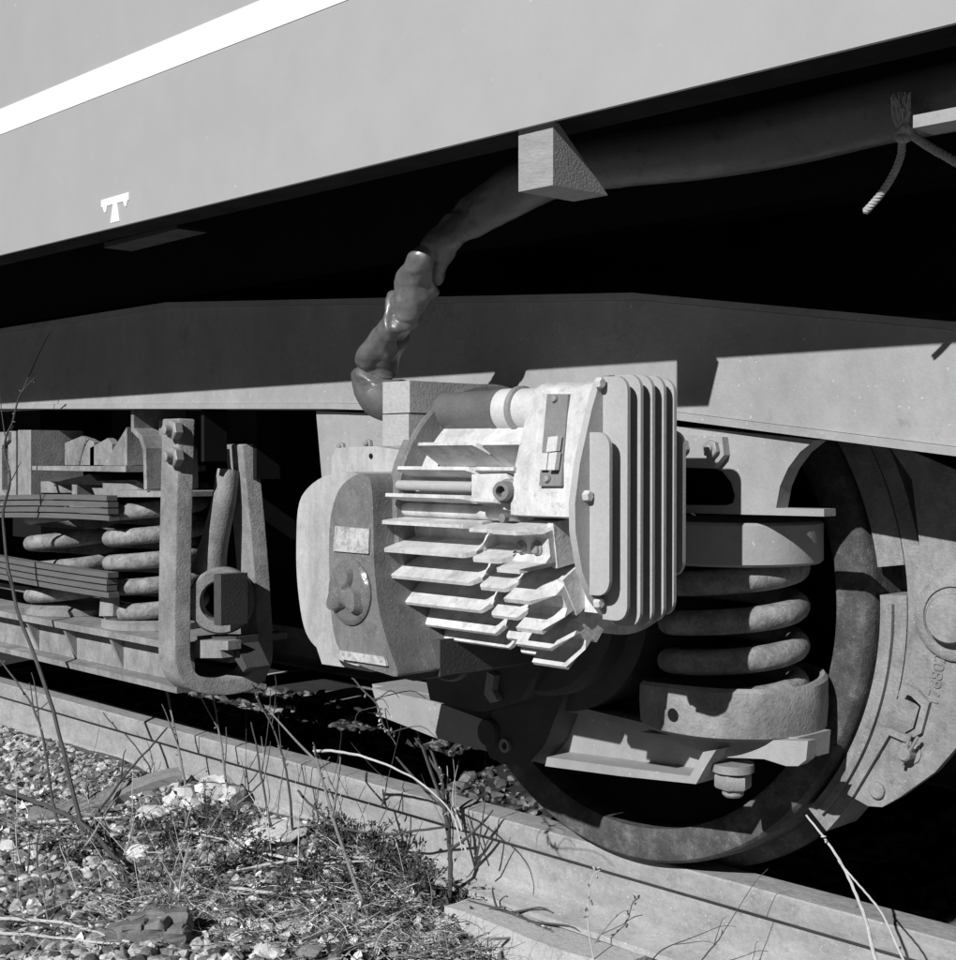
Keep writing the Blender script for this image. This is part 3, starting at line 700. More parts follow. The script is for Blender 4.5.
# finned end cover on the box
def scaled(p, k):
    cy, cz = 1.42, 0.65
    l = math.hypot(p[0]-cy, p[1]-cz); return (p[0]+(p[0]-cy)/l*k, p[1]+(p[1]-cz)/l*k)
cov = part('end_cover', prism([(XB1+0.0004,)+scaled(p, 0.006) for p in prof], (0.011, 0, 0), 0.003, 2), 'cover_alloy', gen, 'finned end cover with tall upright ribs', weighted=True)
XC = XB1+0.0114
def rib(y, z0, z1, dx, r=0.020, th=0.0058):
    pts = []
    for k in range(6):
        a = math.pi/2*k/5; pts.append((XC+dx-r+r*math.sin(a), z1-r+r*math.cos(a)))
    for k in range(6):
        a = math.pi/2*k/5; pts.append((XC+dx-r+r*math.cos(a), z0+r-r*math.sin(a)))
    pts = [(XC+0.0002, z1)]+pts+[(XC+0.0002, z0)]
    part('rib', prism([(x, y, z) for x, z in pts], (0, th, 0), 0.0012), 'cover_alloy', cov)
for y, z0, z1, dx in ((1.331, 0.531, 0.742, 0.034), (1.357, 0.497, 0.815, 0.042), (1.381, 0.488, 0.818, 0.044), (1.405, 0.487, 0.818, 0.044), (1.429, 0.490, 0.818, 0.044), (1.452, 0.497, 0.815, 0.043), (1.476, 0.548, 0.746, 0.040)):
    rib(y, z0, z1, dx)
for p in ((601, 383), (589, 496), (600, 603)):
    c = WX(p[0], p[1], XC+0.006)
    part('bolt', lathe((XC, c.y, c.z), (1, 0, 0), [(0.0075, 0), (0.0075, 0.007), (0.006, 0.009), (0, 0.009)], 6), 'button_pale', cov)
# switch strip on the box front
def slope_y(z):
    for (y0, z0), (y1, z1) in zip(prof, prof[1:]):
        if z1 <= z <= z0: return y0+(y1-y0)*(z0-z)/(z0-z1)
    return 1.33
def on_front(px, py, lift):
    p = WY(px, py, 1.33)
    for _ in range(3): p = WY(px, py, slope_y(p.z)-lift)
    return p
def plate_px(pts, lift, th, b=0.0008):
    return prism([on_front(p[0], p[1], lift+th) for p in pts], (0, th, 0), b)
sw = part('switch_plate', plate_px([(547, 394), (568, 394), (561, 486), (539, 486)], -0.0005, 0.006, 0.0015), 'switch_grey', tbx, 'grey switch strip with pale push buttons')
part('push_button', plate_px([(548, 437), (558, 436), (556, 451), (546, 452)], 0.0058, 0.008), 'button_pale', sw)
part('push_button', plate_px([(541, 453), (548, 453), (546, 470), (539.5, 470)], 0.0058, 0.004), 'button_pale', sw)
part('push_button', plate_px([(549, 453), (557, 452), (554.5, 470), (547, 470)], 0.0058, 0.008), 'button_pale', sw)
for p in ((555, 399), (547.5, 479)):
    c = on_front(p[0], p[1], 0.0055)
    part('screw', lathe(c, (0, -1, 0.2), [(0.0055, 0), (0.0045, 0.004), (0, 0.005)], 12), 'bolt_steel', sw)
# conduit stub with pale collar
PC = (1.436, WY(460, 411, 1.42).z)
stub = part('conduit', lathe((-1.571, PC[0], PC[1]), (1, 0, 0), [(0.0295, 0), (0.0305, 0.06), (0.031, 0.115), (0.032, 0.118), (0.032, 0.126), (0.030, 0.128)], 32), 'pipe_rubber', gen, 'short dark rubber conduit leaving the clamp')
part('collar', lathe((-1.443, PC[0], PC[1]), (1, 0, 0), [(0.0295, 0), (0.0315, 0.002), (0.0315, 0.028), (0.0305, 0.030), (0.0305, 0.139)], 32), 'button_pale', stub)
part('hose_clip', lathe((-1.412, PC[0], PC[1]), (1, 0, 0), [(0.0306, 0), (0.0345, 0.002), (0.0345, 0.010), (0.0306, 0.012)], 32), 'bolt_steel', stub)
# end bell
BF = 1.288
def round_px(pts, n):
    m = len(pts); out = []
    for i in range(n):
        t = i/n*m; k = int(t); t -= k
        a, b, c, d = [Vector(pts[(k+e-1) % m]) for e in range(4)]
        out.append(tuple(0.5*((2*b)+(c-a)*t+(2*a-5*b+4*c-d)*t*t+(3*b-a-3*c+d)*t**3)))
    return out
rim_px = [(346, 472), (325, 476), (307.4, 488.5), (298.4, 506.5), (296.3, 545), (297.3, 582), (302.4, 620.5), (310.5, 640.8), (325, 653), (348, 663), (362, 664), (362, 640), (358, 600), (356, 540), (357, 500), (362, 484), (358, 474)]
bell = part('end_bell', pris_px(round_px(rim_px, 60), BF+0.003, 1.66, 0.028, 6), 'bell_paint', gen, 'rounded pale end casting of the generator', weighted=True)
face_px = [(356, 475), (340, 488), (331, 515), (329, 550), (330, 590), (333, 628), (341, 652), (360, 665), (383, 673), (398, 675), (390, 650), (379, 610), (374, 560), (373, 510), (371, 484), (366, 475)]
part('front_face', pris_px(round_px(face_px, 60), BF, 1.64, 0.026, 7), 'panel_paint', bell, 'darker oily front of the end casting', weighted=True)
npl = pris_px([(335, 526), (369, 529), (368, 554), (333, 551)], BF-0.0036, BF-0.0008, 0.0006)
part('name_plate', npl, 'plate_metal', bell, 'scuffed metal maker plate')
c = WY(351, 592, BF)
capo = part('filler_cap', lathe((c.x, BF+0.0025, c.z), (0, -1, 0), [(0.050, 0), (0.050, 0.006), (0.046, 0.010), (0.040, 0.012), (0.0, 0.014)], 40), 'oily_cap', bell, 'oily round filler cap with a star grip')
kb = bmesh.new()
seg = 48
base = []; mid = []; top = []
for k in range(seg):
    a = 2*math.pi*k/seg
    s = abs(math.cos(1.5*(a+0.5)))**1.3+0.12*math.sin(7*a)
    base.append(kb.verts.new((c.x+(0.020+0.024*s)*math.cos(a), BF-0.0075, c.z+(0.020+0.024*s)*math.sin(a))))
    mid.append(kb.verts.new((c.x+(0.016+0.022*s)*math.cos(a), BF-0.017-0.004*s, c.z+(0.016+0.022*s)*math.sin(a))))
    top.append(kb.verts.new((c.x+(0.008+0.010*s)*math.cos(a), BF-0.024, c.z+(0.008+0.010*s)*math.sin(a))))
for A, B in ((base, mid), (mid, top)):
    for k in range(seg): kb.faces.new((A[k], A[(k+1) % seg], B[(k+1) % seg], B[k]))
kb.faces.new(top); kb.faces.new(base[::-1])
part('star_grip', kb, 'oily_cap', capo)
part('top_lug', pris_px([(336, 448), (374, 446), (400, 450), (398, 476), (332, 474), (332, 456)], 1.40, 1.43, 0.006, 2), 'bell_paint', bell)
c = WY(371, 456, 1.399)
part('lug_hole', lathe(c, (0, -1, 0), [(0, 0), (0.0042, 0), (0.0042, 0.0012), (0.0035, 0.0012)], 12), 'shade_black', bell)
sn = part('side_nameplate', pris_px([(337, 650), (384, 657), (386, 666), (340, 659)], BF-0.006, BF-0.0012, 0.0006), 'plate_metal', bell)
for p, rr_ in (((381, 497), 0.011), ((378, 487), 0.008), ((376, 501), 0.008)):
    c = WY(p[0], p[1], 1.352); part('bolt', hexbolt(c, (0, -1, 0), rr_, 0.012, 0.004), 'plate_metal', bell)
part('foot_casting', pris_px([(316, 646), (345, 660), (372, 668), (372, 672), (350, 668), (322, 664)], 1.36, 1.50, 0.004, 2), 'bell_paint', gen)
part('foot_web', pris_px([(392, 640), (440, 640), (440, 676), (414, 681), (392, 676)], 1.37, 1.60, 0.008, 2), 'dark_iron', gen)
part('sump', lathe((WY(455, 655, 1.45).x, 1.45, WY(455, 655, 1.45).z), (0.5, -0.8, -0.1), [(0.035, -0.1), (0.035, 0.03), (0.028, 0.045), (0, 0.05)], 24), 'dark_iron', gen)

# ------------------------------------------------------------------ split clamp block, hose, wedge, rope
cl = thing('clamp_block', 'split square wooden clamp block gripping the hose end beside the finned box', 'clamp', (-1.57, 1.40, 0.727))
hx0, hx1 = -1.634, -1.572
part('lower_half', box(hx0, hx1, 1.36, 1.508, 0.727, 0.7755, 0.0012), 'fibre_block', cl, smooth=False)
part('upper_half', box(hx0-0.001, hx1+0.001, 1.361, 1.509, 0.7775, 0.826, 0.0012), 'fibre_block', cl, smooth=False)
part('packing_strip', box(-1.60, -1.575, 1.40, 1.44, 0.700, 0.7265), 'dark_iron', cl)

hpts = [WY(402, 401, 1.430), WY(386, 400, 1.425), WY(375, 391, 1.42), WY(374, 370, 1.415), WY(385, 345, 1.41), WY(399, 318, 1.41), WY(413, 292, 1.41), WY(429, 262, 1.41), WY(456, 230, 1.42), WY(495, 202, 1.43), WY(545, 178, 1.44), WY(605, 162, 1.45), WY(700, 150, 1.45), WY(800, 131, 1.45), WY(890, 110, 1.45), WY(1000, 88, 1.45), WY(1250, 45, 1.45), Vector((0.6, 1.45, 1.13)), Vector((2.5, 1.46, 1.14))]
hp_ = spline(hpts, 470)
def hr(s):
    s = s*18/16
    return 0.0305+0.004*max(0, min(1, (0.2-s)/0.05))+0.008*min(1, max(0, (s-0.55)/0.15))
def tri(x):
    x = x/(2*math.pi) % 1.0
    return 4*abs(x-0.5)-1
def hwarp(s, a):
    s = s*18/16
    if s > 0.70:
        return 1+0.07*noise.noise(Vector((math.cos(a), math.sin(a), s*9)))
    k = min(1, max(0, (s-0.10)/0.05))*min(1, max(0, (0.70-s)/0.2))
    ph = 9+s*16
    e = 1/math.sqrt((math.cos(a-ph)/(1+0.16*k))**2+(math.sin(a-ph)/(1-0.20*k))**2)
    # long slanting creases, sharp on one side
    e += k*0.075*tri(3*a+s*55)+k*0.05*tri(2*a-s*95+1)+k*0.05*noise.noise(Vector((math.cos(a)*2.5, math.sin(a)*2.5, s*60)))
    e += k*0.10*noise.noise(Vector((math.cos(a)*0.8, math.sin(a)*0.8, s*9)))
    for s0, wd, dp, sl, q in ((0.178, 0.0050, 0.34, 0.012, 1.0), (0.315, 0.0065, 0.40, 0.042, 2.2), (0.352, 0.006, 0.22, -0.03, 0.5), (0.425, 0.0065, 0.38, -0.036, 4.0), (0.50, 0.008, 0.2, 0.03, 1.0)):
        u = s-s0-sl*math.sin(a+q)
        e += -dp*math.exp(-abs(u)/wd)*(0.65+0.35*math.cos(a+q))+0.10*math.exp(-((u+0.014)/0.010)**2)
    return e
hose = part('hose', tube(hp_, [hr(i/469) for i in range(470)], 64, warp=hwarp), 'hose_hide')
hose.data.set_sharp_from_angle(angle=math.radians(60))
tag(rebase(hose), 'crumpled dark sleeved hose rising from the clamp block to the coach underside', 'hose')

wl = WY(518.5, 192, 1.229); wr = WY(553, 185, 1.229)
wz0, wz1 = (wl.z+wr.z)/2, BZ+0.0015
wback = WX(608, 197, wr.x).y
wdg = prism([(wl.x, 1.229, wz0), (wl.x, wback, wz0+0.001), (wl.x, 1.239, wz1), (wl.x, 1.229, wz1)], (wr.x-wl.x, 0, 0), 0.0012)
tag(rebase(part('wooden_wedge', wdg, 'timber', smooth=False)), 'triangular wooden wedge jammed under the lower edge of the coach side', 'wedge')

# rope tied round the hose
rp = thing('rope', 'frayed fibre rope knotted round the hose with one end hanging', 'rope', WY(902, 130, 1.40))
def laid(path, r, name, n=90):
    pts = spline(path, n)
    bm = bmesh.new()
    for k in range(3):
        st = []
        for i, p in enumerate(pts):
            t = (pts[min(i+1, n-1)]-pts[max(i-1, 0)]).normalized()
            u = t.cross(Vector((0.3, 0.2, 1))).normalized(); w = t.cross(u)
            a = i*0.55+k*2.094
            st.append(p+(u*math.cos(a)+w*math.sin(a))*r*0.55)
        tube(st, r*0.55, 6, bm)
    return part(name, bm, 'rope_fibre', rp)
ry = 1.402
laid([WY(902, 136, ry), WY(901, 155, ry), WY(893, 175, ry), WY(880, 195, ry), WY(865, 212, ry)], 0.0042, 'hanging_end')
laid([WY(908, 132, ry), WY(925, 144, ry), WY(945, 156, ry), WY(975, 172, ry), WY(1010, 186, ry)], 0.0048, 'long_end')
laid([WY(899, 134, ry-.004), WY(907, 128, ry-.008), WY(909, 136, ry), WY(901, 139, ry-.008), WY(899, 131, ry+.004), WY(906, 138, ry-.006)], 0.0052, 'knot')
fr_ = bmesh.new()
for k in range(130):
    a = WY(903+rng.uniform(-4, 4), 132+rng.uniform(-3, 3), ry-.003)
    b_ = WY(902+rng.uniform(-11, 9), 97+rng.uniform(-5, 16), ry-0.008+rng.uniform(-.008, .004))
    m_ = (a+b_)/2+Vector(rng.uniform(-.003, .003, 3).tolist())
    tube([a, m_, b_], 0.0010, 4, fr_)
part('frayed_tassel', fr_, 'rope_fibre', rp)['kind'] = 'stuff'
sbx = WY(912, 122, 1.295)
sb_ = thing('support_bracket', 'grey metal bracket strip behind the rope knot', 'bracket', sbx)
part('strip', box(sbx.x, 0.9, 1.297, 1.34, sbx.z-0.006, sbx.z+0.007, 0.001), 'frame_paint', sb_, smooth=False)
for x in (-0.35, 0.8):
    part('hanger', box(x, x+0.03, 1.345, 1.36, sbx.z-0.006, 1.269), 'shade_black', sb_)
    part('foot', box(x, x+0.03, 1.3405, 1.3448, sbx.z-0.004, sbx.z+0.005), 'frame_paint', sb_)

# ------------------------------------------------------------------ ballast, stones, litter, weeds
rs = random.Random(11)
def near_ok(x, y):
    return y < 1.835 and not (-1.97 < x < -1.47 and y > 1.755)
protos = []
for k in range(14):
    bm = rock_verts(rs, 1.0, 2 if k < 7 else 1, 0.74, 0.36)
    bm.verts.index_update()
    protos.append((np.array([v.co[:] for v in bm.verts]), [[v.index for v in f.verts] for f in bm.faces]))
    bm.free()
def scatter(n, sampler, rmin, rmax, pick, sink=0.35):
    Vs, Fs, base = [], [], 0
    for _ in range(n):
        q = sampler()
        if q is None: continue
        x, y, z = q
        v, f = protos[pick()]
        r = rmin+(rmax-rmin)*rng.random()**2.6
        a, b2, c2 = rng.random(3)*6.283
        Rm = np.array(Matrix.Rotation(a, 3, 'Z') @ Matrix.Rotation((b2-3.14)*0.12, 3, 'X') @ Matrix.Rotation((c2-3.14)*.12, 3, 'Y'))
        w = (v*r) @ Rm.T + np.array([x, y, z+r*0.6*(1-sink*2)])
        Vs.append(w); Fs += [[i+base for i in t] for t in f]; base += len(v)
    return np.concatenate(Vs).tolist(), Fs
def s_near():
    # biased towards the part nearest the camera, kept on the open side of the rail
    y = 0.7+1.1*rng.random(); x = -5.0+3.9*rng.random()
    if not near_ok(x, y): return None
    return x, y, ground_z(x, y)
def s_close():
    # the open pebbly patch
    px = -30+270*rng.random(); py = 855+130*rng.random()
    p = WZ(px, py, -0.185)
    return (p.x, p.y, ground_z(p.x, p.y)) if near_ok(p.x, p.y) else None
Va, Fa = scatter(3600, s_close, 0.005, 0.019, lambda: int(rng.integers(0, 7)), 0.2)
Vv, Ff = scatter(9000, s_near, 0.004, 0.016, lambda: int(rng.integers(7, 14)))
def s_bank():
    x, y = -5.4+3.45*rng.random(), 1.50+0.36*rng.random()
    return (x, y, ground_z(x, y)) if near_ok(x, min(y, 1.83)) else None
Vb, Fb = scatter(6000, s_bank, 0.004, 0.014, lambda: int(rng.integers(7, 14)))
nb = len(Vv); Vv += Vb; Ff += [[i+nb for i in t] for t in Fb]
nb = len(Vv); Vv += Va; Ff += [[i+nb for i in t] for t in Fa]
bulk('gravel', Vv, Ff, 'gravel_stone', 'stuff', 'loose gravel and small stones covering the ground beside the rail', 'gravel')
def s_bed():
    return -4.6+4.4*rng.random(), 2.02+1.0*rng.random()**1.5, -0.158
Vv, Ff = scatter(6000, s_bed, 0.006, 0.024, lambda: int(rng.integers(5, 14)))
bulk('track_ballast', Vv, Ff, 'bed_stone', 'stuff', 'ballast stones between the rails, coloured dark as if shaded', 'ballast', smooth=True)

def stone(px, py, r, material, label, flat=0.7, group=None, rough=0.3, cat='stone', sub=3):
    p = on_ground(px, py)
    bm = rock_verts(rs, r, sub, flat, rough)
    # break the surface up into chipped facets
    for v in bm.verts:
        v.co += Vector(noise.noise_vector(v.co/r*2.2+Vector((px, py, 0))))*r*0.10
    o = part('stone', bm, material, smooth=True)
    o.data.set_sharp_from_angle(angle=math.radians(24))
    o.location = p+Vector((0, 0, r*flat*0.35)); o.rotation_euler = (0, 0, rs.uniform(0, 6))
    return tag(o, label, cat, group)
stone(160, 783, 0.030, 'grey_stone', 'smooth rounded grey stone lying at the foot of the rail', 0.6)
stone(218, 802, 0.062, 'pale_stone', 'largest chalk white stone, beside the rail among the dark weeds', 0.85)
stone(184, 806, 0.045, 'pale_stone', 'pale cracked stone left of the largest chalk white stone', 0.7)
stone(152, 818, 0.035, 'pale_stone', 'flat whitish stone beside the weathered plank', 0.5)
stone(272, 838, 0.060, 'pale_stone', 'wide flat whitish slab at the foot of the rail', 0.35)
stone(140, 856, 0.028, 'pale_stone', 'small white chipped stone under the leafy weeds', 0.7)
big = rock_verts(rs, 1.0, 4, 0.55, 0.22)
for v in big.verts:
    v.co = Vector((max(-.8, min(.85, v.co.x))*0.085, max(-.75, min(.7, v.co.y))*0.062, max(-.4, min(.42, v.co.z))*0.075))
    c_ = Vector((round(v.co.x*26)/26, round(v.co.y*30)/30, v.co.z)); v.co = v.co.lerp(c_, 0.55)+Vector(noise.noise_vector(v.co*45))*0.009+Vector(noise.noise_vector(v.co*120))*0.003
bs = part('stone', big, 'dark_rock'); p = on_ground(150, 945); bs.location = (p.x, p.y, p.z+0.022); bs.rotation_euler = (0.12, -0.14, 0.7)
tag(bs, 'large dark broken block of stone sunk in the gravel', 'stone')
grp = 'white chips strewn among the weeds'
for px, py, r in ((330, 872, .03), (410, 903, .035), (425, 912, .025), (285, 932, .035), (300, 925, .02), (380, 925, .022), (30, 850, .028), (8, 850, .03), (258, 930, .03), (352, 945, .03), (395, 950, .035), (330, 945, .028), (430, 945, .03), (270, 955, .03), (205, 850, .02), (60, 945, .02), (300, 880, .018), (440, 925, .02)):
    stone(px, py, r*0.8, 'pale_stone', 'jagged little white stone chip lying among dry weeds', 0.55, grp, 0.4, 'stone chip', 2)
grp2 = 'rounded cobbles in the gravel'
for px, py, r in ((30, 905, .022), (62, 925, .02), (18, 925, .018), (45, 895, .02), (80, 910, .02), (10, 880, .018), (95, 885, .016), (230, 940, .025), (105, 945, .03), (60, 880, .018), (215, 915, .02), (240, 915, .022), (180, 905, .018), (350, 915, .02), (310, 955, .025), (5, 950, .025), (45, 950, .022), (80, 955, .022)):
    stone(px, py, r, 'grey_stone', 'rounded grey cobble bedded in the gravel', 0.65, grp2, 0.2, 'cobble', 2)
# weathered plank lying beside the rail
pk = bmesh.new()
a = WZ(28, 812, -0.16); b_ = WZ(180, 798, -0.16)
dirv = (b_-a).normalized(); side = Vector((-dirv.y, dirv.x, 0))
nseg = 24
R = []
for i in range(nseg+1):
    s = i/nseg; q = a.lerp(b_, s); w = 0.055*(0.6+0.4*math.sin(math.pi*min(1, s*1.2+0.1)))+0.01*noise.noise(Vector((s*7, 0, 0)))
    zt = ground_z(q.x, q.y)+0.030+0.006*noise.noise(Vector((s*5, 3, 0)))
    R.append([pk.verts.new((q.x+side.x*w*k, q.y+side.y*w*k, zt+dz)) for k, dz in ((-1, -0.04), (-1, -.004), (-0.6, 0.004), (0.1, 0.0), (0.7, 0.005), (1, -.003), (1, -0.04))])
for A, B in zip(R, R[1:]):
    for k in range(7): pk.faces.new((A[k], A[(k+1) % 7], B[(k+1) % 7], B[k]))
pk.faces.new(R[0]); pk.faces.new(R[-1][::-1])
tag(rebase(part('plank', pk, 'plank_wood')), 'weathered grey plank half buried near the rail', 'plank')

# dry grass and leaf litter (uncountable)
def zone():
    u = rng.random()
    if u < 0.75:
        px = 20+470*rng.random(); py = 795+165*rng.random()
        p = WZ(px, py, -0.18); x, y = p.x, p.y
    else:
        x, y = -4.8+3.4*rng.random(), 0.9+0.92*rng.random()
    if not near_ok(x, y): return None
    if noise.noise(Vector((x*3.1, y*4.1, 0.4)))+0.25 < rng.random()*0.7: return None
    if y < 1.35 and x < -1.95 and rng.random() < 0.5: return None
    return x, y, ground_z(x, y)
Vg, Fg = [], []
for _ in range(9000):
    q = zone()
    if q is None: continue
    x, y, z = q; z += 0.006+0.02*rng.random()
    L = 0.02+0.10*rng.random()**1.7; az = rng.random()*6.28; up = (rng.random()**1.6)*1.15-0.05; w = 0.0004+0.0009*rng.random()**2
    cur = rng.uniform(-22, 22); base = len(Vg); pts = []
    for k in range(5):
        t = k/4; a = az+cur*t*L
        px_ = x+math.cos(a)*L*t*math.cos(up); py_ = y+math.sin(a)*L*t*math.cos(up); pz = z+L*t*math.sin(up)-0.25*L*t*t*up
        pz = max(pz, ground_z(px_, py_)+.002) if py_ < 1.83 else pz
        pts.append((px_, min(py_, 1.865), pz))
    for k, (a_, b2, c2) in enumerate(pts):
        ww_ = w*(1-0.6*k/4)
        Vg += [(a_-math.sin(az)*ww_, b2+math.cos(az)*ww_, c2), (a_+math.sin(az)*ww_, b2-math.cos(az)*ww_, c2), (a_, b2, c2+ww_*1.6)]
    for k in range(4):
        i = base+3*k
        for e in range(3):
            Fg.append((i+e, i+(e+1) % 3, i+3+(e+1) % 3, i+3+e))
bulk('dry_grass', Vg, Fg, 'straw', 'stuff', 'dry tangled grass and straw lying beside the rail', 'dry grass')
Vg, Fg = [], []
for _ in range(12000):
    q = zone()
    if q is None: continue
    x, y, z = q; z += 0.004+0.014*rng.random()
    L = 0.003+0.020*rng.random()**2.2; w = L*(0.25+0.4*rng.random())
    M = Matrix.Rotation(rng.random()*6.28, 3, 'Z') @ Matrix.Rotation(rng.uniform(-.9, .9), 3, 'X') @ Matrix.Rotation(rng.uniform(-.7, .7), 3, 'Y')
    base = len(Vg); cu = rng.uniform(-.5, .8)*L
    for v in ((-L, 0, cu), (-.3*L, w, 0), (.5*L, .8*w, 0), (L, 0, cu), (.4*L, -w, .2*cu), (-.4*L, -.8*w, 0)):
        Vg.append(tuple(M @ Vector(v)+Vector((x, min(y, 1.80), z))))
    Fg += [(base, base+1, base+5), (base+1, base+2, base+4, base+5), (base+2, base+3, base+4)]
bulk('leaf_litter', Vg, Fg, 'litter', 'stuff', 'dead leaves and bits of bark scattered between the weeds', 'leaf litter')

# dead stems
def stem(pts, r0, r1, material, label, lie=False, group=None, branches=0, base_z=None, name='dead_weed', buds=0, cat='dead weed', y=None):
    if lie:
        P = []
        for p in pts:
            q = on_ground(p[0], p[1]); q.z = ground_z(q.x, q.y)+r0+(p[2] if len(p) > 2 else 0.012); P.append(q)
    else:
        b0 = on_ground(pts[0][0], pts[0][1]) if y is None else WY(pts[0][0], pts[0][1], y)
        P = []
        for i, p in enumerate(pts):
            P.append(WY(p[0], p[1], b0.y+(p[2] if len(p) > 2 else 0)))
        P[0] = P[0]-Vector((0, 0, 0.01))
    n = max(12, len(pts)*6)
    S = spline(P, n)
    S = [s+Vector(noise.noise_vector(s*19))*0.0025 if 0 < i < n-1 else s for i, s in enumerate(S)]
    bm = bmesh.new()
    tube(S, [r0+(r1-r0)*i/(n-1) for i in range(n)], 7, bm, warp=lambda s, a: 1+0.18*math.sin(s*70+a))
    o = part(name, bm, material)
    for k in range(branches):
        i = rs.randint(int(n*.25), n-3); s = S[i]
        d = (S[i+1]-S[i]).normalized(); side_ = Vector((rs.uniform(-1, 1), rs.uniform(-.6, .6), rs.uniform(0.1, 1))).normalized()
        L = rs.uniform(.03, .11)
        q = [s, s+(d*0.5+side_)*L*.45, s+(d*0.7+side_*1.2)*L*0.8, s+(d*.8+side_*1.1)*L*1.1+Vector((0, 0, -.01))]
        t = part('side_shoot', tube(spline(q, 9), [r1*1.1-(r1*.6)*j/8 for j in range(9)], 5), material, o)
        t.matrix_parent_inverse = Matrix.Identity(4)
    if buds:
        bb = bmesh.new()
        for k in range(buds):
            s = S[rs.randint(n//3, n-1)]+Vector((rs.uniform(-.006, .006), rs.uniform(-.006, .006), rs.uniform(-.006, .006)))
            lathe(s, (rs.uniform(-1, 1), rs.uniform(-1, 1), rs.uniform(-.3, 1)), [(0, -.004), (.0022, -.001), (.0018, .002), (0, .005)], 5, bb)
        part('dry_buds', bb, 'straw', o)['kind'] = 'stuff'
    return tag(o, label, cat, group)
stem([(86, 840), (50, 700), (17, 607), (3, 523), (10, 480), (4, 447), (13, 420), (20, 395), (35, 378)], .0052, .0016, 'dark_bark', 'tallest dark bare stem rising in front of the bogie springs', branches=4, buds=14)
stem([(64, 835), (52, 799), (42, 732), (25, 694), (-8, 650)], .0042, .0018, 'dark_bark', 'dark stem leaning away beside the tallest one', branches=3, buds=8)
stem([(91, 818), (128, 772), (167, 728)], .0035, .0020, 'dark_bark', 'short dark stick slanting across the plank to the rail', branches=1)
stem([(187, 793), (176, 735), (164, 681)], .0035, .0020, 'grey_bark', 'upright grey stem below the safety loop', branches=2, buds=6)
stem([(230, 803), (221, 745), (212, 690)], .0032, .0018, 'grey_bark', 'pale topped stem standing by the largest chalk white stone', branches=2, buds=6)
stem([(275, 843), (262, 780), (251, 722)], .0030, .0016, 'dark_bark', 'thin straight dark stem rising before the rail', branches=2)
stem([(294, 843), (288, 780), (276, 735), (255, 694)], .0032, .0014, 'dark_bark', 'thin curving dark stem bending over the rail', branches=3, buds=10)
stem([(372, 922), (345, 855), (325, 790), (314, 746)], .0042, .0025, 'grey_bark', 'grey forked stem whose top bends along the rail', branches=3, buds=6)
stem([(314, 746), (345, 752), (380, 762), (420, 782), (452, 815), (462, 850)], .0030, .0010, 'dry_straw', 'pale dry stalk arching over the rail from the forked stem', y=on_ground(372, 922).y, name='dry_stalk')
stem([(447, 915), (450, 860), (444, 805), (440, 768)], .0056, .0035, 'dark_bark', 'thick dark dead stalk standing at the concrete sleeper end', branches=6, buds=16)
stem([(440, 770), (428, 755), (415, 738)], .003, .0014, 'dark_bark', 'crooked twig tip on the thick dead stalk', y=on_ground(447, 915).y, name='dead_twig')
stem([(-15, 805, 0.05), (45, 826, .045), (84, 845, .04), (110, 868, .03), (127, 893, .02), (121, 938, .01)], .0062, .004, 'dark_bark', 'thick dark crooked branch lying over the gravel', lie=True, name='fallen_branch', cat='branch')
stem([(298, 786), (312, 806), (338, 826), (380, 834), (415, 831), (447, 826)], .0030, .0024, 'dark_bark', 'dark wiry runner arching in front of the rail web', y=1.80, name='wiry_runner')
stem([(880, 966), (860, 905), (838, 857), (806, 815)], .0030, .0014, 'dry_straw', 'dry pale stalk standing alone in front of the rail under the brake', y=1.70, buds=4)
stem([(905, 955), (880, 910), (855, 880), (838, 860)], .0018, .0012, 'dry_straw', 'fine dry offshoot crossing the rail beside the lone pale stalk', y=1.70, name='dry_stalk')
stem([(596, 965), (588, 920), (592, 880), (600, 870)], .0014, .0009, 'dry_straw', 'hair thin dry stalk leaning on the rail web over the sleeper', y=1.77, buds=10, name='dry_stalk')
stem([(470, 893, .04), (500, 905, .05), (535, 935, .05), (570, 962, .04)], .0034, .0024, 'dark_bark', 'dark leafy twig lying across the bare concrete sleeper', lie=True, branches=3, buds=20, name='dead_twig')
stem([(490, 962, .04), (545, 932, .03), (590, 915, .03), (628, 908, .03)], .0026, .0014, 'grey_bark', 'grey twig crossing the concrete sleeper towards the rail', lie=True, branches=2, name='dead_twig')
stem([(430, 975, .02), (510, 945, .03), (590, 925, .03)], .0018, .001, 'grey_bark', 'slender grey twig beside the one crossing the sleeper', lie=True, name='dead_twig')
stem([(640, 968), (662, 950), (690, 938)], .0014, .0008, 'dark_bark', 'small dark twig at the rail foot beyond the sleeper', y=1.76, branches=2, name='dead_twig')
stem([(690, 968), (715, 945), (722, 930)], .0014, .0008, 'dark_bark', 'small dark twig at the rail foot, second beyond the sleeper', y=1.76, branches=2, name='dead_twig')
stem([(120, 900), (118, 930), (124, 968)], .005, .004, 'grey_bark', 'stub of grey rooted stem before the large stone block', lie=True, name='fallen_branch', cat='branch')
stem([(352, 672), (362, 690), (378, 705), (384, 725), (396, 745)], .0016, .0010, 'dark_bark', 'tangled dry creeper hanging beneath the rounded end casting', y=1.40, branches=6, buds=18, name='dry_creeper', cat='creeper')
g3 = 'pale dry stalks lying on the gravel'
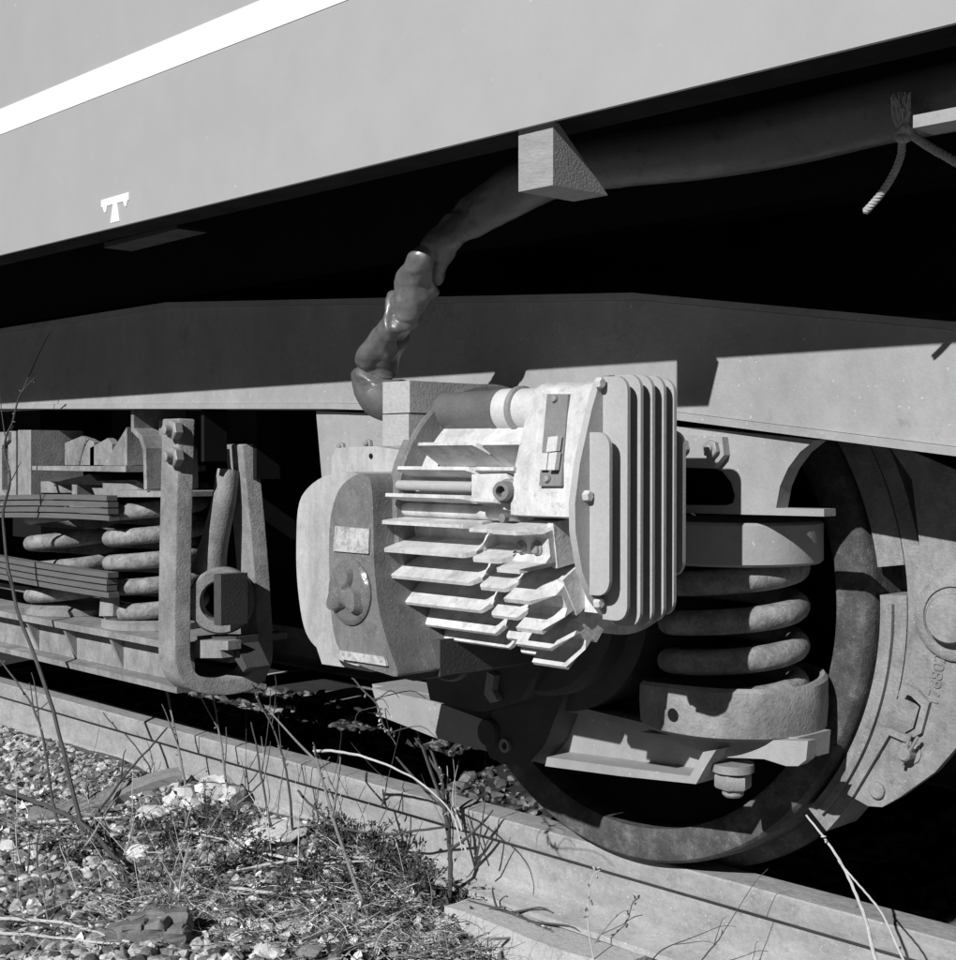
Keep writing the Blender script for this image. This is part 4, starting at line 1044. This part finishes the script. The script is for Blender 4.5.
for pts in ([(38, 832), (90, 828), (122, 827)], [(-5, 930), (60, 935), (130, 955)], [(0, 945), (50, 950), (120, 957)], [(170, 840), (215, 848), (272, 868)], [(222, 885), (300, 862), (382, 832)], [(255, 862), (320, 868), (375, 872)], [(180, 838), (240, 845), (290, 848)], [(300, 955), (330, 940), (346, 930)], [(35, 930), (80, 908), (105, 888)], [(230, 900), (290, 905), (340, 900)]):
    stem([(p[0], p[1], 0.02) for p in pts], .0036, .002, 'dry_straw', 'pale dry stalk lying flat over gravel and weeds', lie=True, group=g3, name='fallen_stalk', cat='stalk')
g4 = 'short dead twigs standing in the weeds'
for k in range(60):
    px = rs.uniform(10, 480); py = rs.uniform(800, 930)
    if px > 440 and py > 890: continue
    h = rs.uniform(25, 75); lean = rs.uniform(-30, 30)
    stem([(px, py), (px+lean*.4+rs.uniform(-6, 6), py-h*.5), (px+lean, py-h)], rs.uniform(.0010, .0022), .0007, rs.choice(['dark_bark', 'grey_bark', 'dry_straw']), 'thin short dead twig sticking up from the weedy ground', group=g4, branches=rs.randint(0, 2), name='dead_twig', cat='twig')

g5 = 'dark twigs leaning and trailing over the weedy ground'
for k in range(26):
    px = rs.uniform(-10, 440); py = rs.uniform(815, 945); a = rs.uniform(-0.5, 0.5)+(math.pi if rs.random() < .5 else 0); L = rs.uniform(50, 120)
    q = [(px, py, 0.008)]
    for e in (0.35, 0.7, 1.0):
        q.append((px+math.cos(a)*L*e+rs.uniform(-6, 6), py+math.sin(a)*L*e*0.6+rs.uniform(-5, 5), 0.012+0.05*e*rs.random()))
    stem(q, rs.uniform(.0014, .0030), .0009, rs.choice(['dark_bark', 'dark_bark', 'grey_bark']), 'dark dead twig trailing over gravel and weeds', lie=True, group=g5, branches=rs.randint(1, 3), name='dead_twig', cat='twig')

# low leafy weeds
def weed(px, py, h, n, label, group):
    p = on_ground(px, py); p.z -= 0.004
    root = thing('weed', label, 'weed', p, group)
    sb = bmesh.new(); Vl, Fl = [], []
    for k in range(n):
        az = rs.uniform(0, 6.28); el = rs.uniform(0.35, 1.45); L = h*rs.uniform(.5, 1.1)
        d = Vector((math.cos(az)*math.cos(el), math.sin(az)*math.cos(el), math.sin(el)))
        q = [p+Vector((rs.uniform(-.02, .02), rs.uniform(-.02, .02), 0)), p+d*L*.5+Vector((0, 0, .01)), p+d*L+Vector((0, 0, -.15*L))]
        for z_ in q: z_.y = min(z_.y, 1.86)
        S = spline(q, 7); tube(S, [.0011-.0001*j for j in range(7)], 4, sb)
        for j in range(rs.randint(7, 13)):
            s = S[rs.randint(1, 6)]; l = rs.uniform(.006, .017); w = l*rs.uniform(.18, .34)
            M = Matrix.Rotation(rs.uniform(0, 6.28), 3, 'Z') @ Matrix.Rotation(rs.uniform(-1.2, .7), 3, 'Y') @ Matrix.Rotation(rs.uniform(-.8, .8), 3, 'X')
            b0 = len(Vl)
            for v in ((0, 0, 0), (l*.45, w, l*.12), (l, 0, -l*.1), (l*.45, -w, l*.12), (l*.45, 0, 0)):
                Vl.append(tuple(M @ Vector(v)+s))
            Fl += [(b0, b0+4, b0+1), (b0+1, b0+4, b0+2), (b0+2, b0+4, b0+3), (b0+3, b0+4, b0)]
    part('stems', sb, 'dark_bark', root)['kind'] = 'stuff'
    me = bpy.data.meshes.new('leaves'); me.from_pydata(Vl, [], Fl); me.update()
    lf = link_mesh('leaves', me, 'weed_leaf', root, smooth=False); lf['kind'] = 'stuff'
gw = 'low dark leafy weeds beside the rail'
for px, py, h, n in ((205, 830, .09, 26), (175, 848, .08, 20), (235, 842, .09, 24), (140, 838, .06, 14), (255, 862, .07, 16), (345, 850, .08, 20), (375, 862, .09, 22), (400, 850, .08, 18), (310, 880, .07, 16), (420, 872, .08, 18), (285, 905, .06, 14), (225, 880, .07, 18), (180, 872, .06, 14), (455, 885, .07, 14), (350, 900, .07, 16), (100, 852, .05, 10), (250, 925, .05, 12), (430, 905, .06, 12), (330, 828, .07, 12), (70, 868, .05, 10), (465, 935, .05, 12), (395, 925, .05, 10), (150, 890, .05, 10), (205, 900, .05, 12)):
    weed(px, py, h*1.35, int(n*1.3), 'low bushy dark leafed weed on the stony ground', gw)
